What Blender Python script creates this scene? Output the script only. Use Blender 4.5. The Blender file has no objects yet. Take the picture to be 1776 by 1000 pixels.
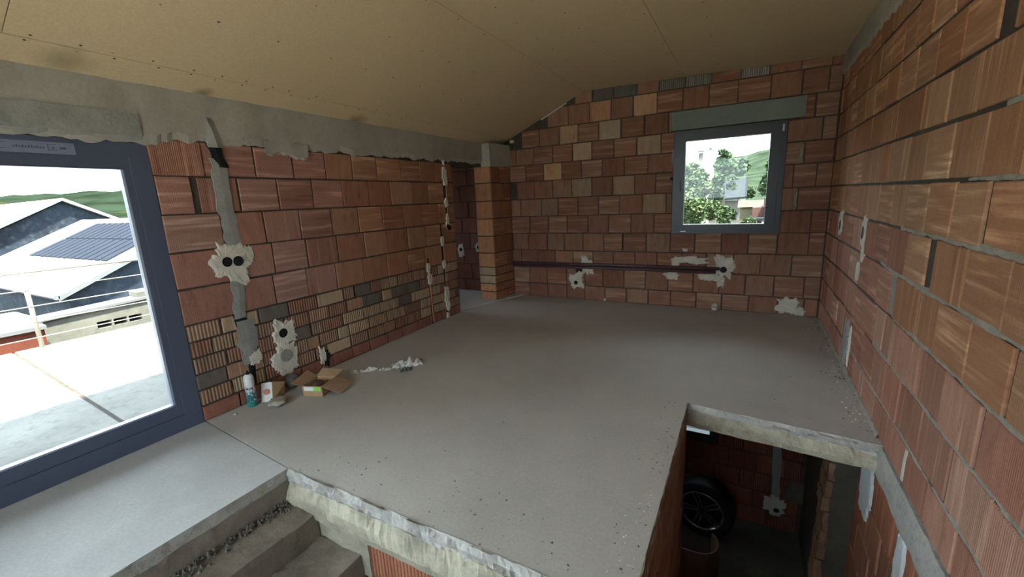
import bpy, math, random
from mathutils import Vector, Matrix, noise

# ------------------------------------------------------------------ camera, sky, sun, exposure
SC = bpy.context.scene
COL = SC.collection
cam_d = bpy.data.cameras.new('camera')
cam_d.sensor_fit = 'HORIZONTAL'; cam_d.sensor_width = 36.0
cam_d.lens = 730.7 / 1776 * 36.0
cam_d.clip_start = 0.05; cam_d.clip_end = 3000
cam = bpy.data.objects.new('camera', cam_d); COL.objects.link(cam)
R0 = Vector((0.87834799, 0.47605787, -0.04328637))
R1 = Vector((0.06061001, -0.20073349, -0.97776914))
R2 = Vector((-0.47416372, 0.85619797, -0.20516773))
mw = Matrix.Identity(4)
for i in range(3):
    mw[i][0] = R0[i]; mw[i][1] = -R1[i]; mw[i][2] = -R2[i]
mw.translation = Vector((3.2432, 0.0, 1.43))
cam.matrix_world = mw
SC.camera = cam

world = bpy.data.worlds.new('sky'); SC.world = world; world.use_nodes = True
nt = world.node_tree; nt.nodes.clear()
wo = nt.nodes.new('ShaderNodeOutputWorld'); bg = nt.nodes.new('ShaderNodeBackground')
tc = nt.nodes.new('ShaderNodeTexCoord'); sp = nt.nodes.new('ShaderNodeSeparateXYZ')
rp = nt.nodes.new('ShaderNodeValToRGB')
rp.color_ramp.elements[0].position = 0.0; rp.color_ramp.elements[0].color = (0.86, 0.93, 1.0, 1)
rp.color_ramp.elements[1].position = 1.0; rp.color_ramp.elements[1].color = (0.72, 0.85, 1.0, 1)
nt.links.new(tc.outputs['Generated'], sp.inputs[0]); nt.links.new(sp.outputs['Z'], rp.inputs[0])
nt.links.new(rp.outputs[0], bg.inputs[0]); bg.inputs[1].default_value = 1.15
nt.links.new(bg.outputs[0], wo.inputs[0])

sun_d = bpy.data.lights.new('sun', 'SUN'); sun_d.energy = 5.6; sun_d.angle = math.radians(3)
sun_d.color = (1.0, 0.93, 0.80)
sun = bpy.data.objects.new('sun', sun_d); COL.objects.link(sun)
sun.rotation_euler = Vector((0.36, -0.22, 0.92)).to_track_quat('Z', 'Y').to_euler()

SC.view_settings.view_transform = 'Standard'; SC.view_settings.look = 'None'
SC.view_settings.gamma = 1.0; SC.view_settings.use_curve_mapping = False
SC.view_settings.exposure = 2.8
SC.cycles.max_bounces = 10; SC.cycles.diffuse_bounces = 6; SC.cycles.transparent_max_bounces = 12
SC.cycles.sample_clamp_indirect = 6.0
SC.cycles.caustics_reflective = False; SC.cycles.caustics_refractive = False

rnd = random.Random(7)
W = 4.0; D = 5.603; YF = -1.7          # room: x 0..W, back wall y = D, front wall y = YF
XL, ZL, XRG, ZRG, ZR = 0.0, 2.195, 1.323, 2.764, 2.695   # ceiling profile
LOW = -2.6                              # lower storey floor

# ------------------------------------------------------------------ materials
MATS = {}
def new_mat(name):
    m = bpy.data.materials.new(name); m.use_nodes = True
    n = m.node_tree; n.nodes.clear()
    o = n.nodes.new('ShaderNodeOutputMaterial'); b = n.nodes.new('ShaderNodeBsdfPrincipled')
    n.links.new(b.outputs[0], o.inputs[0])
    MATS[name] = m
    return m, n, b
def node(n, t, **kw):
    x = n.nodes.new(t)
    for k, v in kw.items(): setattr(x, k, v)
    return x
def mapped(n, scale, coord='Object', rand=False):
    t = node(n, 'ShaderNodeTexCoord'); mp = node(n, 'ShaderNodeMapping')
    mp.inputs['Scale'].default_value = scale
    if rand:
        oi = node(n, 'ShaderNodeObjectInfo'); mu = node(n, 'ShaderNodeMath', operation='MULTIPLY'); mu.inputs[1].default_value = 41.0
        n.links.new(oi.outputs['Random'], mu.inputs[0])
        ad = node(n, 'ShaderNodeVectorMath', operation='ADD')
        n.links.new(t.outputs[coord], ad.inputs[0]); n.links.new(mu.outputs[0], ad.inputs[1])
        n.links.new(ad.outputs[0], mp.inputs[0])
    else:
        n.links.new(t.outputs[coord], mp.inputs[0])
    return mp.outputs[0]
def noise_tex(n, vec, scale, detail=4, rough=0.6):
    t = node(n, 'ShaderNodeTexNoise'); t.inputs['Scale'].default_value = scale
    t.inputs['Detail'].default_value = detail; t.inputs['Roughness'].default_value = rough
    n.links.new(vec, t.inputs['Vector']); return t.outputs[0]
def ramp(n, fac, stops):
    r = node(n, 'ShaderNodeValToRGB'); e = r.color_ramp.elements
    while len(e) < len(stops): e.new(0.5)
    for i, (p, c) in enumerate(stops):
        e[i].position = p; e[i].color = (*c, 1) if len(c) == 3 else c
    n.links.new(fac, r.inputs[0]); return r.outputs[0]
def mixc(n, fac, a, b, blend='MIX'):
    m = node(n, 'ShaderNodeMix', data_type='RGBA', blend_type=blend)
    if isinstance(fac, float): m.inputs[0].default_value = fac
    else: n.links.new(fac, m.inputs[0])
    for s, i in ((a, 6), (b, 7)):
        if isinstance(s, tuple): m.inputs[i].default_value = (*s, 1)
        else: n.links.new(s, m.inputs[i])
    return m.outputs[2]
def bump(n, b, h, strength=0.4, dist=0.004):
    bp = node(n, 'ShaderNodeBump'); bp.inputs['Strength'].default_value = strength; bp.inputs['Distance'].default_value = dist
    n.links.new(h, bp.inputs['Height']); n.links.new(bp.outputs[0], b.inputs['Normal'])
def simple(name, col, rough=0.6, metal=0.0, var=0.0, scale=12, bmp=0.0, spec=0.3):
    m, n, b = new_mat(name)
    b.inputs['Roughness'].default_value = rough; b.inputs['Metallic'].default_value = metal
    b.inputs['Specular IOR Level'].default_value = spec
    f = noise_tex(n, mapped(n, (1, 1, 1)), scale)
    c = ramp(n, f, [(0.25, tuple(x * (1 - var) for x in col)), (0.75, tuple(min(1, x * (1 + var)) for x in col))])
    n.links.new(c, b.inputs['Base Color'])
    if bmp: bump(n, b, f, bmp, 0.006)
    return m

def brick_mat(name, kind):
    m, n, b = new_mat(name)
    b.inputs['Roughness'].default_value = 0.88; b.inputs['Specular IOR Level'].default_value = 0.15
    oi = node(n, 'ShaderNodeObjectInfo'); base = oi.outputs['Color']
    v1 = mapped(n, {'v': (38, 38, 1.6), 'h': (1.6, 1.6, 26), 'p': (20, 20, 5), 'r': (30, 30, 1.2)}[kind], rand=True)
    st = noise_tex(n, v1, 1.0, 3, 0.55)
    v2 = mapped(n, (1, 1, 1), rand=True)
    big = noise_tex(n, v2, 6.0, 3, 0.6); fine = noise_tex(n, v2, 90.0, 2, 0.6)
    lightc = mixc(n, 1.0, base, {'v': (1.75, 1.95, 2.0), 'h': (1.9, 2.25, 2.45), 'p': (1.25, 1.3, 1.3), 'r': (1.3, 1.35, 1.4)}[kind], 'MULTIPLY')
    darkc = mixc(n, 1.0, base, (0.72, 0.66, 0.62), 'MULTIPLY')
    lo, hi = {'v': (0.56, 0.72), 'h': (0.52, 0.70), 'p': (0.5, 0.75), 'r': (0.5, 0.7)}[kind]
    c = mixc(n, ramp(n, st, [(lo, (0, 0, 0)), (hi, (1, 1, 1))]), base, lightc)
    c = mixc(n, ramp(n, st, [(0.28, (1, 1, 1)), (0.45, (0, 0, 0))]), c, darkc)
    c = mixc(n, ramp(n, big, [(0.3, (0, 0, 0)), (0.75, (0.55, 0.55, 0.55))]), c, mixc(n, 1.0, base, (1.15, 1.3, 1.35), 'MULTIPLY'))
    c = mixc(n, 0.25, c, mixc(n, 1.0, c, ramp(n, fine, [(0.3, (0.6, 0.6, 0.6)), (0.7, (1.3, 1.3, 1.3))]), 'MULTIPLY'))
    wv = node(n, 'ShaderNodeTexWave', wave_type='BANDS', bands_direction='X')
    wv.inputs['Scale'].default_value = {'v': 28, 'h': 30, 'p': 30, 'r': 14}[kind]; wv.inputs['Distortion'].default_value = 0.25
    n.links.new(mapped(n, (1, 0, 0), rand=True), wv.inputs['Vector'])
    if kind == 'r':
        gr = ramp(n, wv.outputs[1], [(0.10, (0.42, 0.40, 0.38)), (0.38, (1, 1, 1))])
        c = mixc(n, 1.0, c, gr, 'MULTIPLY')
    n.links.new(c, b.inputs['Base Color'])
    ad = node(n, 'ShaderNodeMath', operation='MULTIPLY_ADD'); ad.inputs[1].default_value = {'v': 0.5, 'h': 0.25, 'p': 0.3, 'r': 1.6}[kind]
    n.links.new(wv.outputs[1], ad.inputs[0]); n.links.new(st, ad.inputs[2])
    bump(n, b, ad.outputs[0], 0.55, 0.004)
    return m
for k in 'vhpr': brick_mat('clay_' + k, k)

def concrete(name, col, var=0.16, scale=3.0, stain=(0.5, 0.48, 0.42), stain_amt=0.35, bmp=0.35, rough=0.85, spots=()):
    m, n, b = new_mat(name)
    b.inputs['Roughness'].default_value = rough; b.inputs['Specular IOR Level'].default_value = 0.25
    v = mapped(n, (1, 1, 1)); big = noise_tex(n, v, scale, 5, 0.62); fine = noise_tex(n, v, 70, 3, 0.6); mid = noise_tex(n, v, scale * 5, 4, 0.7)
    c = ramp(n, big, [(0.3, tuple(x * (1 - var) for x in col)), (0.7, tuple(x * (1 + var) for x in col))])
    c = mixc(n, ramp(n, mid, [(0.52, (0, 0, 0)), (0.75, (stain_amt,) * 3)]), c, stain)
    c = mixc(n, 0.3, c, mixc(n, 1.0, c, ramp(n, fine, [(0.3, (0.7, 0.7, 0.7)), (0.7, (1.25, 1.25, 1.25))]), 'MULTIPLY'))
    for (sx, sy, sz, r, sc) in spots:
        t = node(n, 'ShaderNodeTexCoord'); d = node(n, 'ShaderNodeVectorMath', operation='DISTANCE'); d.inputs[1].default_value = (sx, sy, sz)
        ad = node(n, 'ShaderNodeMath', operation='MULTIPLY_ADD'); ad.inputs[1].default_value = r * 1.6
        n.links.new(mid, ad.inputs[0]); n.links.new(t.outputs['Object'], d.inputs[0]); n.links.new(d.outputs['Value'], ad.inputs[2])
        c = mixc(n, ramp(n, ad.outputs[0], [(r * 0.8, (0.75, 0.75, 0.75)), (r * 2.2, (0, 0, 0))]), c, sc)
    n.links.new(c, b.inputs['Base Color'])
    bump(n, b, mid, bmp, 0.006)
    return m
concrete('floor_screed', (0.45, 0.43, 0.395), 0.10, 1.2, (0.53, 0.51, 0.475), 0.25, 0.12, 0.75)
concrete('landing_screed', (0.44, 0.44, 0.425), 0.12, 1.6, (0.55, 0.555, 0.55), 0.3, 0.12, 0.75)
concrete('raw_concrete', (0.40, 0.365, 0.28), 0.3, 5.0, (0.22, 0.19, 0.13), 0.7, 1.0)
concrete('screed_edge', (0.40, 0.385, 0.355), 0.2, 6.0, (0.20, 0.19, 0.16), 0.7, 1.0)
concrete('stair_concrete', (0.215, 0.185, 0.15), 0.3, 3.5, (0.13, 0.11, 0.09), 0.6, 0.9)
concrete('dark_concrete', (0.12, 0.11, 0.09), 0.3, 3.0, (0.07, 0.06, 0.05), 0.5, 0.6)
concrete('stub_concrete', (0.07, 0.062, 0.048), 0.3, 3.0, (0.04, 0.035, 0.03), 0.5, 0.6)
concrete('ring_beam', (0.36, 0.34, 0.30), 0.14, 1.8, (0.27, 0.25, 0.21), 0.45, 0.35)
concrete('mortar', (0.065, 0.053, 0.043), 0.25, 8, (0.13, 0.11, 0.092), 0.5, 0.8)
concrete('mortar_light', (0.33, 0.31, 0.265), 0.2, 12, (0.25, 0.24, 0.21), 0.5, 0.9)
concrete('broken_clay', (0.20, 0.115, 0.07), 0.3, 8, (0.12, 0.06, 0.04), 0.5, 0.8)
concrete('chase_mortar', (0.27, 0.265, 0.25), 0.15, 8, (0.33, 0.32, 0.30), 0.4, 0.5)
concrete('gypsum', (0.62, 0.58, 0.50), 0.12, 14, (0.45, 0.41, 0.35), 0.45, 0.7)
concrete('gypsum_white', (0.62, 0.64, 0.66), 0.08, 6, (0.52, 0.53, 0.54), 0.3, 0.3)
concrete('lintel', (0.20, 0.235, 0.215), 0.12, 3, (0.26, 0.28, 0.25), 0.3, 0.3)
concrete('ceiling_board', (0.56, 0.435, 0.275), 0.05, 0.8, (0.52, 0.40, 0.25), 0.15, 0.04, 0.7,
         spots=((0.04, 1.68, 2.21, 0.05, (0.17, 0.13, 0.08)), (0.04, 2.95, 2.21, 0.09, (0.13, 0.09, 0.055)), (0.1, 1.0, 2.22, 0.10, (0.26, 0.21, 0.13))))
concrete('terrace_stone', (0.20, 0.188, 0.165), 0.2, 2.5, (0.10, 0.096, 0.088), 0.8, 0.3)
concrete('bounce_pale', (0.66, 0.63, 0.56), 0.1, 2.5, (0.55, 0.52, 0.46), 0.4, 0.3)  # pale tone for the added bounce surface outside the front opening
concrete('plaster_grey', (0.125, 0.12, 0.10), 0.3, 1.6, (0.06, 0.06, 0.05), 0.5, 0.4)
concrete('rusty_render', (0.10, 0.026, 0.014), 0.15, 2, (0.07, 0.02, 0.012), 0.3, 0.3)
simple('frame_metal', (0.075, 0.090, 0.140), 0.38, 0.0, 0.06, 4, 0, 0.5)  # anthracite with the blue of lens flare mixed into the base colour
simple('frame_edge', (0.42, 0.45, 0.55), 0.35, 0.3, 0.05, 4, 0, 0.5)
simple('window_frame', (0.036, 0.040, 0.055), 0.38, 0.0, 0.06, 4, 0, 0.5)
simple('black', (0.010, 0.010, 0.011), 0.7, 0, 0.2, 20)
simple('tape_film', (0.20, 0.22, 0.32), 0.4, 0, 0.12, 18)
simple('tape_print', (0.09, 0.10, 0.15), 0.5, 0, 0.1, 40)
simple('pipe_grey', (0.095, 0.048, 0.054), 0.45, 0, 0.15, 9, 0, 0.5)
simple('steel', (0.36, 0.34, 0.30), 0.45, 0.5, 0.08, 6)
simple('cardboard', (0.40, 0.26, 0.15), 0.85, 0, 0.10, 14, 0.15)
simple('cardboard_inner', (0.31, 0.205, 0.125), 0.9, 0, 0.12, 14, 0.15)
simple('paper_white', (0.72, 0.72, 0.70), 0.7, 0, 0.06, 14)
simple('label_green', (0.30, 0.62, 0.13), 0.6, 0, 0.1, 30)
simple('label_red', (0.45, 0.16, 0.12), 0.7, 0, 0.1, 30)
simple('plastic_film', (0.58, 0.57, 0.53), 0.35, 0, 0.18, 22, 0.3, 0.5)
simple('plastic_dark', (0.10, 0.10, 0.10), 0.6, 0, 0.3, 22)  # plain dark grey for the rag and the dark scrap
simple('stone', (0.34, 0.31, 0.26), 0.9, 0, 0.3, 16, 0.8)
simple('foam', (0.66, 0.58, 0.40), 0.8, 0, 0.15, 20, 0.8)
simple('rubber', (0.012, 0.013, 0.016), 0.7, 0, 0.2, 30, 0.1)
simple('alloy', (0.42, 0.42, 0.44), 0.28, 0.9, 0.06, 6)
simple('alloy_dark', (0.02, 0.02, 0.022), 0.5, 0.3, 0.1, 6)
simple('brown_board', (0.13, 0.065, 0.035), 0.7, 0, 0.2, 10, 0.1)
simple('roof_white', (0.74, 0.75, 0.76), 0.5, 0, 0.05, 0.6)
simple('roof_edge', (0.13, 0.13, 0.135), 0.6, 0, 0.1, 2)
concrete('barn_slate', (0.015, 0.021, 0.032), 0.6, 0.7, (0.065, 0.072, 0.088), 0.9, 0.3)
simple('solar_cell', (0.014, 0.017, 0.026), 0.75, 0.0, 0.15, 1.5, 0, 0.05)
simple('hill_green', (0.012, 0.0185, 0.0115), 0.95, 0, 0.6, 0.05, 0, 0.0)
simple('meadow', (0.022, 0.028, 0.011), 0.95, 0, 0.3, 0.05, 0, 0.0)
simple('hill_haze', (0.024, 0.034, 0.022), 0.95, 0, 0.6, 0.16, 0, 0.0)  # paler than the west hill: haze put into the colour
simple('leaf_mid', (0.055, 0.085, 0.040), 0.9, 0, 0.25, 1.5, 0, 0.05)
simple('leaf_pale', (0.08, 0.10, 0.045), 0.9, 0, 0.25, 1.5, 0, 0.05)
simple('leaf_dark', (0.045, 0.07, 0.038), 0.9, 0, 0.25, 1.5, 0, 0.05)
simple('bark', (0.10, 0.075, 0.05), 0.9, 0, 0.3, 8)
simple('house_white', (0.75, 0.75, 0.73), 0.8, 0, 0.04, 1)
simple('house_yellow', (0.15, 0.135, 0.075), 0.8, 0, 0.08, 1)
simple('tile_red', (0.085, 0.042, 0.032), 0.85, 0, 0.25, 3, 0.3)
simple('roof_grey', (0.020, 0.023, 0.026), 0.9, 0, 0.15, 2, 0, 0.05)
simple('screw', (0.06, 0.05, 0.04), 0.5, 0.4, 0.1, 5)
# thin window glass
m, n, b = new_mat('glass')
n.nodes.remove(b); out = [x for x in n.nodes if x.type == 'OUTPUT_MATERIAL'][0]
tr = node(n, 'ShaderNodeBsdfTransparent'); tr.inputs[0].default_value = (0.93, 0.97, 0.97, 1)
gl = node(n, 'ShaderNodeBsdfGlossy'); gl.inputs['Roughness'].default_value = 0.02
fr = node(n, 'ShaderNodeFresnel'); fr.inputs[0].default_value = 1.35
mx = node(n, 'ShaderNodeMixShader'); n.links.new(fr.outputs[0], mx.inputs[0]); n.links.new(tr.outputs[0], mx.inputs[1]); n.links.new(gl.outputs[0], mx.inputs[2])
n.links.new(mx.outputs[0], out.inputs[0])
# printed foam can: bands along the height
m, n, b = new_mat('can_print'); b.inputs['Roughness'].default_value = 0.35
t = node(n, 'ShaderNodeTexCoord'); s = node(n, 'ShaderNodeSeparateXYZ'); n.links.new(t.outputs['Object'], s.inputs[0])
sc = node(n, 'ShaderNodeMath', operation='MULTIPLY'); sc.inputs[1].default_value = 4.0; n.links.new(s.outputs['Z'], sc.inputs[0])
cb = ramp(n, sc.outputs[0], [(0.0, (0.015, 0.20, 0.17)), (0.16, (0.02, 0.23, 0.20)), (0.17, (0.03, 0.12, 0.13)), (0.46, (0.05, 0.16, 0.18)), (0.52, (0.58, 0.58, 0.57)), (0.97, (0.66, 0.66, 0.64))])
tx = noise_tex(n, mapped(n, (60, 60, 45)), 1.0, 2, 0.5)
zone = ramp(n, sc.outputs[0], [(0.17, (0, 0, 0)), (0.18, (1, 1, 1)), (0.66, (1, 1, 1)), (0.67, (0, 0, 0))])
msk = mixc(n, 1.0, ramp(n, tx, [(0.55, (0, 0, 0)), (0.57, (1, 1, 1))]), zone, 'MULTIPLY')
n.links.new(mixc(n, msk, cb, mixc(n, ramp(n, sc.outputs[0], [(0.46, (0, 0, 0)), (0.52, (1, 1, 1))]), (0.55, 0.62, 0.62), (0.05, 0.05, 0.07))), b.inputs['Base Color'])

# ------------------------------------------------------------------ mesh helpers
def add_obj(name, me, parent=None, loc=None, rotz=None):
    o = bpy.data.objects.new(name, me); COL.objects.link(o)
    if loc is not None: o.location = loc
    if rotz is not None: o.rotation_euler = (0, 0, rotz)
    if parent is not None: o.parent = parent
    return o
def make_mesh(verts, faces, mats, smooth=False, midx=None):
    me = bpy.data.meshes.new('m'); me.from_pydata([tuple(v) for v in verts], [], faces)
    if isinstance(mats, str): mats = [mats]
    for k in mats: me.materials.append(MATS[k])
    if midx: me.polygons.foreach_set('material_index', midx)
    if smooth: me.polygons.foreach_set('use_smooth', [True] * len(faces))
    me.update(); return me
class MB:
    def __init__(s): s.v = []; s.f = []; s.mi = []; s.cur = 0
    def face(s, idx): s.f.append(tuple(idx)); s.mi.append(s.cur)
    def box(s, x0, x1, y0, y1, z0, z1):
        b = len(s.v)
        s.v += [(x0, y0, z0), (x1, y0, z0), (x1, y1, z0), (x0, y1, z0), (x0, y0, z1), (x1, y0, z1), (x1, y1, z1), (x0, y1, z1)]
        for f in ((0, 3, 2, 1), (4, 5, 6, 7), (0, 1, 5, 4), (1, 2, 6, 5), (2, 3, 7, 6), (3, 0, 4, 7)): s.face([b + i for i in f])
        return s
    def hexa(s, p):      # 8 points: bottom ring 0-3, top ring 4-7
        b = len(s.v); s.v += [tuple(q) for q in p]
        for f in ((0, 3, 2, 1), (4, 5, 6, 7), (0, 1, 5, 4), (1, 2, 6, 5), (2, 3, 7, 6), (3, 0, 4, 7)): s.face([b + i for i in f])
        return s
    def prism(s, poly, ax, t0, t1):   # poly in the plane normal to axis ax ('x','y','z')
        b = len(s.v); n_ = len(poly)
        def P(q, t): return (t, q[0], q[1]) if ax == 'x' else ((q[0], t, q[1]) if ax == 'y' else (q[0], q[1], t))
        s.v += [P(q, t0) for q in poly] + [P(q, t1) for q in poly]
        s.face([b + i for i in range(n_)][::-1]); s.face([b + n_ + i for i in range(n_)])
        for i in range(n_): j = (i + 1) % n_; s.face([b + i, b + j, b + n_ + j, b + n_ + i])
        return s
    def tube(s, pts, r, seg=10, cap=True):
        b = len(s.v); k = len(pts); pts = [Vector(p) for p in pts]
        rr = r if isinstance(r, (list, tuple)) else [r] * k
        for i, p in enumerate(pts):
            d = (pts[min(i + 1, k - 1)] - pts[max(i - 1, 0)]).normalized()
            u = d.cross(Vector((0, 0, 1)) if abs(d.z) < 0.9 else Vector((1, 0, 0))).normalized(); w = d.cross(u)
            for j in range(seg):
                a = 2 * math.pi * j / seg; s.v.append(tuple(p + (u * math.cos(a) + w * math.sin(a)) * rr[i]))
        for i in range(k - 1):
            for j in range(seg):
                q = (j + 1) % seg; s.face([b + i * seg + j, b + i * seg + q, b + (i + 1) * seg + q, b + (i + 1) * seg + j])
        if cap:
            s.face([b + j for j in range(seg)][::-1]); s.face([b + (k - 1) * seg + j for j in range(seg)])
        return s
    def lathe(s, prof, seg=24, c=(0, 0, 0)):
        b = len(s.v); k = len(prof)
        for r, z in prof:
            for j in range(seg):
                a = 2 * math.pi * j / seg; s.v.append((c[0] + r * math.cos(a), c[1] + r * math.sin(a), c[2] + z))
        for i in range(k - 1):
            for j in range(seg):
                q = (j + 1) % seg; s.face([b + i * seg + j, b + i * seg + q, b + (i + 1) * seg + q, b + (i + 1) * seg + j])
        s.face([b + j for j in range(seg)][::-1]); s.face([b + (k - 1) * seg + j for j in range(seg)])
        return s
    def build(s, name, mats, parent=None, smooth=False, loc=None, rotz=None):
        return add_obj(name, make_mesh(s.v, s.f, mats, smooth, s.mi if not isinstance(mats, str) else None), parent, loc, rotz)
def structure(o): o['kind'] = 'structure'; return o
def tag(o, label, cat, group=None):
    o['label'] = label; o['category'] = cat
    if group: o['group'] = group
    return o
def empty(name, loc, rotz=0):
    o = bpy.data.objects.new(name, None); COL.objects.link(o); o.location = loc; o.rotation_euler = (0, 0, rotz); o.empty_display_size = 0.1
    return o
def nz(p, s, seed=0.0): return noise.noise(Vector(p) * s + Vector((seed, seed * 1.7, -seed)))
def rough_box(name, x0, x1, y0, y1, z0, z1, res, amp, mat, parent=None, seed=0.0, fixed=()):
    """box with gridded faces whose points wander a little; faces named in `fixed` stay flat"""
    vid = {}; V = []; F = []
    nx, ny, nz_ = [max(1, round((b - a) / res)) for a, b in ((x0, x1), (y0, y1), (z0, z1))]
    def vert(i, j, k):
        key = (i, j, k)
        if key not in vid:
            p = Vector((x0 + (x1 - x0) * i / nx, y0 + (y1 - y0) * j / ny, z0 + (z1 - z0) * k / nz_))
            q = p.copy()
            edge = ((i in (0, nx)) + (j in (0, ny)) + (k in (0, nz_))) >= 2
            a = amp * (1.6 if edge else 1.0)
            q.x += 0 if ((i == 0 and '-x' in fixed) or (i == nx and '+x' in fixed)) else a * (nz(p, 9, seed) + nz(p, 31, seed) * 0.6)
            q.y += 0 if ((j == 0 and '-y' in fixed) or (j == ny and '+y' in fixed)) else a * (nz(p, 9, seed + 5) + nz(p, 31, seed + 5) * 0.6)
            q.z += 0 if ((k == 0 and '-z' in fixed) or (k == nz_ and '+z' in fixed)) else a * (nz(p, 9, seed + 9) + nz(p, 31, seed + 9) * 0.6)
            vid[key] = len(V); V.append(q)
        return vid[key]
    for i in range(nx):
        for j in range(ny):
            F.append((vert(i, j, 0), vert(i, j + 1, 0), vert(i + 1, j + 1, 0), vert(i + 1, j, 0)))
            F.append((vert(i, j, nz_), vert(i + 1, j, nz_), vert(i + 1, j + 1, nz_), vert(i, j + 1, nz_)))
    for i in range(nx):
        for k in range(nz_):
            F.append((vert(i, 0, k), vert(i + 1, 0, k), vert(i + 1, 0, k + 1), vert(i, 0, k + 1)))
            F.append((vert(i, ny, k), vert(i, ny, k + 1), vert(i + 1, ny, k + 1), vert(i + 1, ny, k)))
    for j in range(ny):
        for k in range(nz_):
            F.append((vert(0, j, k), vert(0, j, k + 1), vert(0, j + 1, k + 1), vert(0, j + 1, k)))
            F.append((vert(nx, j, k), vert(nx, j + 1, k), vert(nx, j + 1, k + 1), vert(nx, j, k + 1)))
    return add_obj(name, make_mesh(V, F, mat), parent)

class Frame:
    """a wall face: along-coordinate a, height z, d out of the wall into the room"""
    def __init__(s, o, ang, sg): s.o = Vector(o); s.ang = ang; s.X = Vector((math.cos(ang), math.sin(ang), 0)); s.N = Vector((-math.sin(ang), math.cos(ang), 0)) * sg; s.sg = sg
    def P(s, a, z, d=0.0): return s.o + s.X * a + s.N * d + Vector((0, 0, z))
FL = Frame((0, 0, 0), math.pi / 2, -1)                        # left wall, a = y
FB = Frame((0, D, 0), 0.0, -1)                                # back wall, a = x
RS = math.atan(0.013)
FR = Frame((3.985 - 0.013 * 2.0, 0, 0), math.pi / 2 - RS, 1)  # right wall, a ~ y
def xr(y): return 3.985 + 0.013 * (y - 2.0)

def clip(poly, a, b, c):      # keep a*x + b*z <= c
    out = []
    for i in range(len(poly)):
        p, q = poly[i], poly[(i + 1) % len(poly)]
        dp, dq = a * p[0] + b * p[1] - c, a * q[0] + b * q[1] - c
        if dp <= 0: out.append(p)
        if (dp < 0 < dq) or (dq < 0 < dp):
            t = dp / (dp - dq); out.append((p[0] + (q[0] - p[0]) * t, p[1] + (q[1] - p[1]) * t))
    return out
def subtract(rects, h):
    out = []
    for (a0, a1, z0, z1) in rects:
        b0, b1, y0, y1 = h
        if b1 <= a0 or b0 >= a1 or y1 <= z0 or y0 >= z1: out.append((a0, a1, z0, z1)); continue
        if b0 > a0: out.append((a0, b0, z0, z1))
        if b1 < a1: out.append((b1, a1, z0, z1))
        m0, m1 = max(a0, b0), min(a1, b1)
        if y0 > z0: out.append((m0, m1, z0, y0))
        if y1 < z1: out.append((m0, m1, y1, z1))
    return [r for r in out if r[1] - r[0] > 0.02 and r[3] - r[2] > 0.02]

BRICKS = {}
def brick(fr, parent, poly, kind, color, proud=0.0, rot=0.0):
    """one clay block: chamfered prism standing out of the mortar"""
    ca = sum(p[0] for p in poly) / len(poly); cz = sum(p[1] for p in poly) / len(poly)
    loc = [(round(p[0] - ca, 3), round(p[1] - cz, 3)) for p in poly]
    var = rnd.randrange(4)
    key = (tuple(loc), kind, fr.sg, var)
    if key not in BRICKS:
        rr = random.Random(hash((tuple(loc), var)) & 0xffff)
        n_ = len(loc); sg = fr.sg
        j = [(p[0] + rr.uniform(-.0025, .0025), p[1] + rr.uniform(-.0025, .0025)) for p in loc]
        ch = 0.0035 + 0.002 * rr.random()
        V = [(p[0], -0.035 * sg, p[1]) for p in j] + [(p[0], -ch * sg, p[1]) for p in j]
        for p in j:
            L = math.hypot(*p) or 1; k = 1 - ch * 1.35 / L; V.append((p[0] * k, 0, p[1] * k))
        F = []
        for i in range(n_):
            q = (i + 1) % n_
            F.append((i, q, n_ + q, n_ + i)); F.append((n_ + i, n_ + q, 2 * n_ + q, 2 * n_ + i))
        F.append(tuple(2 * n_ + i for i in range(n_)))
        if sg == 1: F = [tuple(reversed(f)) for f in F]
        BRICKS[key] = make_mesh(V, F, 'clay_' + kind)
    o = add_obj('brick', BRICKS[key], parent, fr.P(ca, cz, proud), fr.ang + rot)
    o.color = (*color, 1)
    return o
def vary(c, amt=0.10):
    k = 1 + rnd.uniform(-amt, amt); h = rnd.uniform(-0.06, 0.06)
    return (c[0] * k, c[1] * k * (1 + h), c[2] * k * (1 + 1.5 * h))
def course(fr, parent, joints, z0, z1, kinds, pal, holes=(), clips=(), gap=0.009, proud=0.004, bed=0.011, special=None):
    for i in range(len(joints) - 1):
        g = gap * rnd.uniform(0.5, 1.5)
        rects = [(joints[i] + g / 2, joints[i + 1] - g / 2, z0 + bed / 2, z1 - bed / 2)]
        for h in holes: rects = subtract(rects, h)
        kd = rnd.choice(kinds); c = vary(rnd.choice(pal)); pr = rnd.uniform(-proud * .4, proud)
        if special and i in special: kd, c = special[i][0], vary(special[i][1], 0.05)
        for r in rects:
            poly = [(r[0], r[2]), (r[1], r[2]), (r[1], r[3]), (r[0], r[3])]
            for cl in clips:
                poly = clip(poly, *cl)
                if len(poly) < 3: break
            if len(poly) < 3: continue
            if max(p[0] for p in poly) - min(p[0] for p in poly) < 0.02: continue
            brick(fr, parent, poly, kd, c, pr, rnd.uniform(-0.006, 0.006))
def seq(start, end, mod, rr=0.0):
    out = [start]
    while out[-1] < end - mod * 0.45: out.append(out[-1] + mod * (1 + rnd.uniform(-rr, rr)))
    out[-1] = end
    return out

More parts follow.
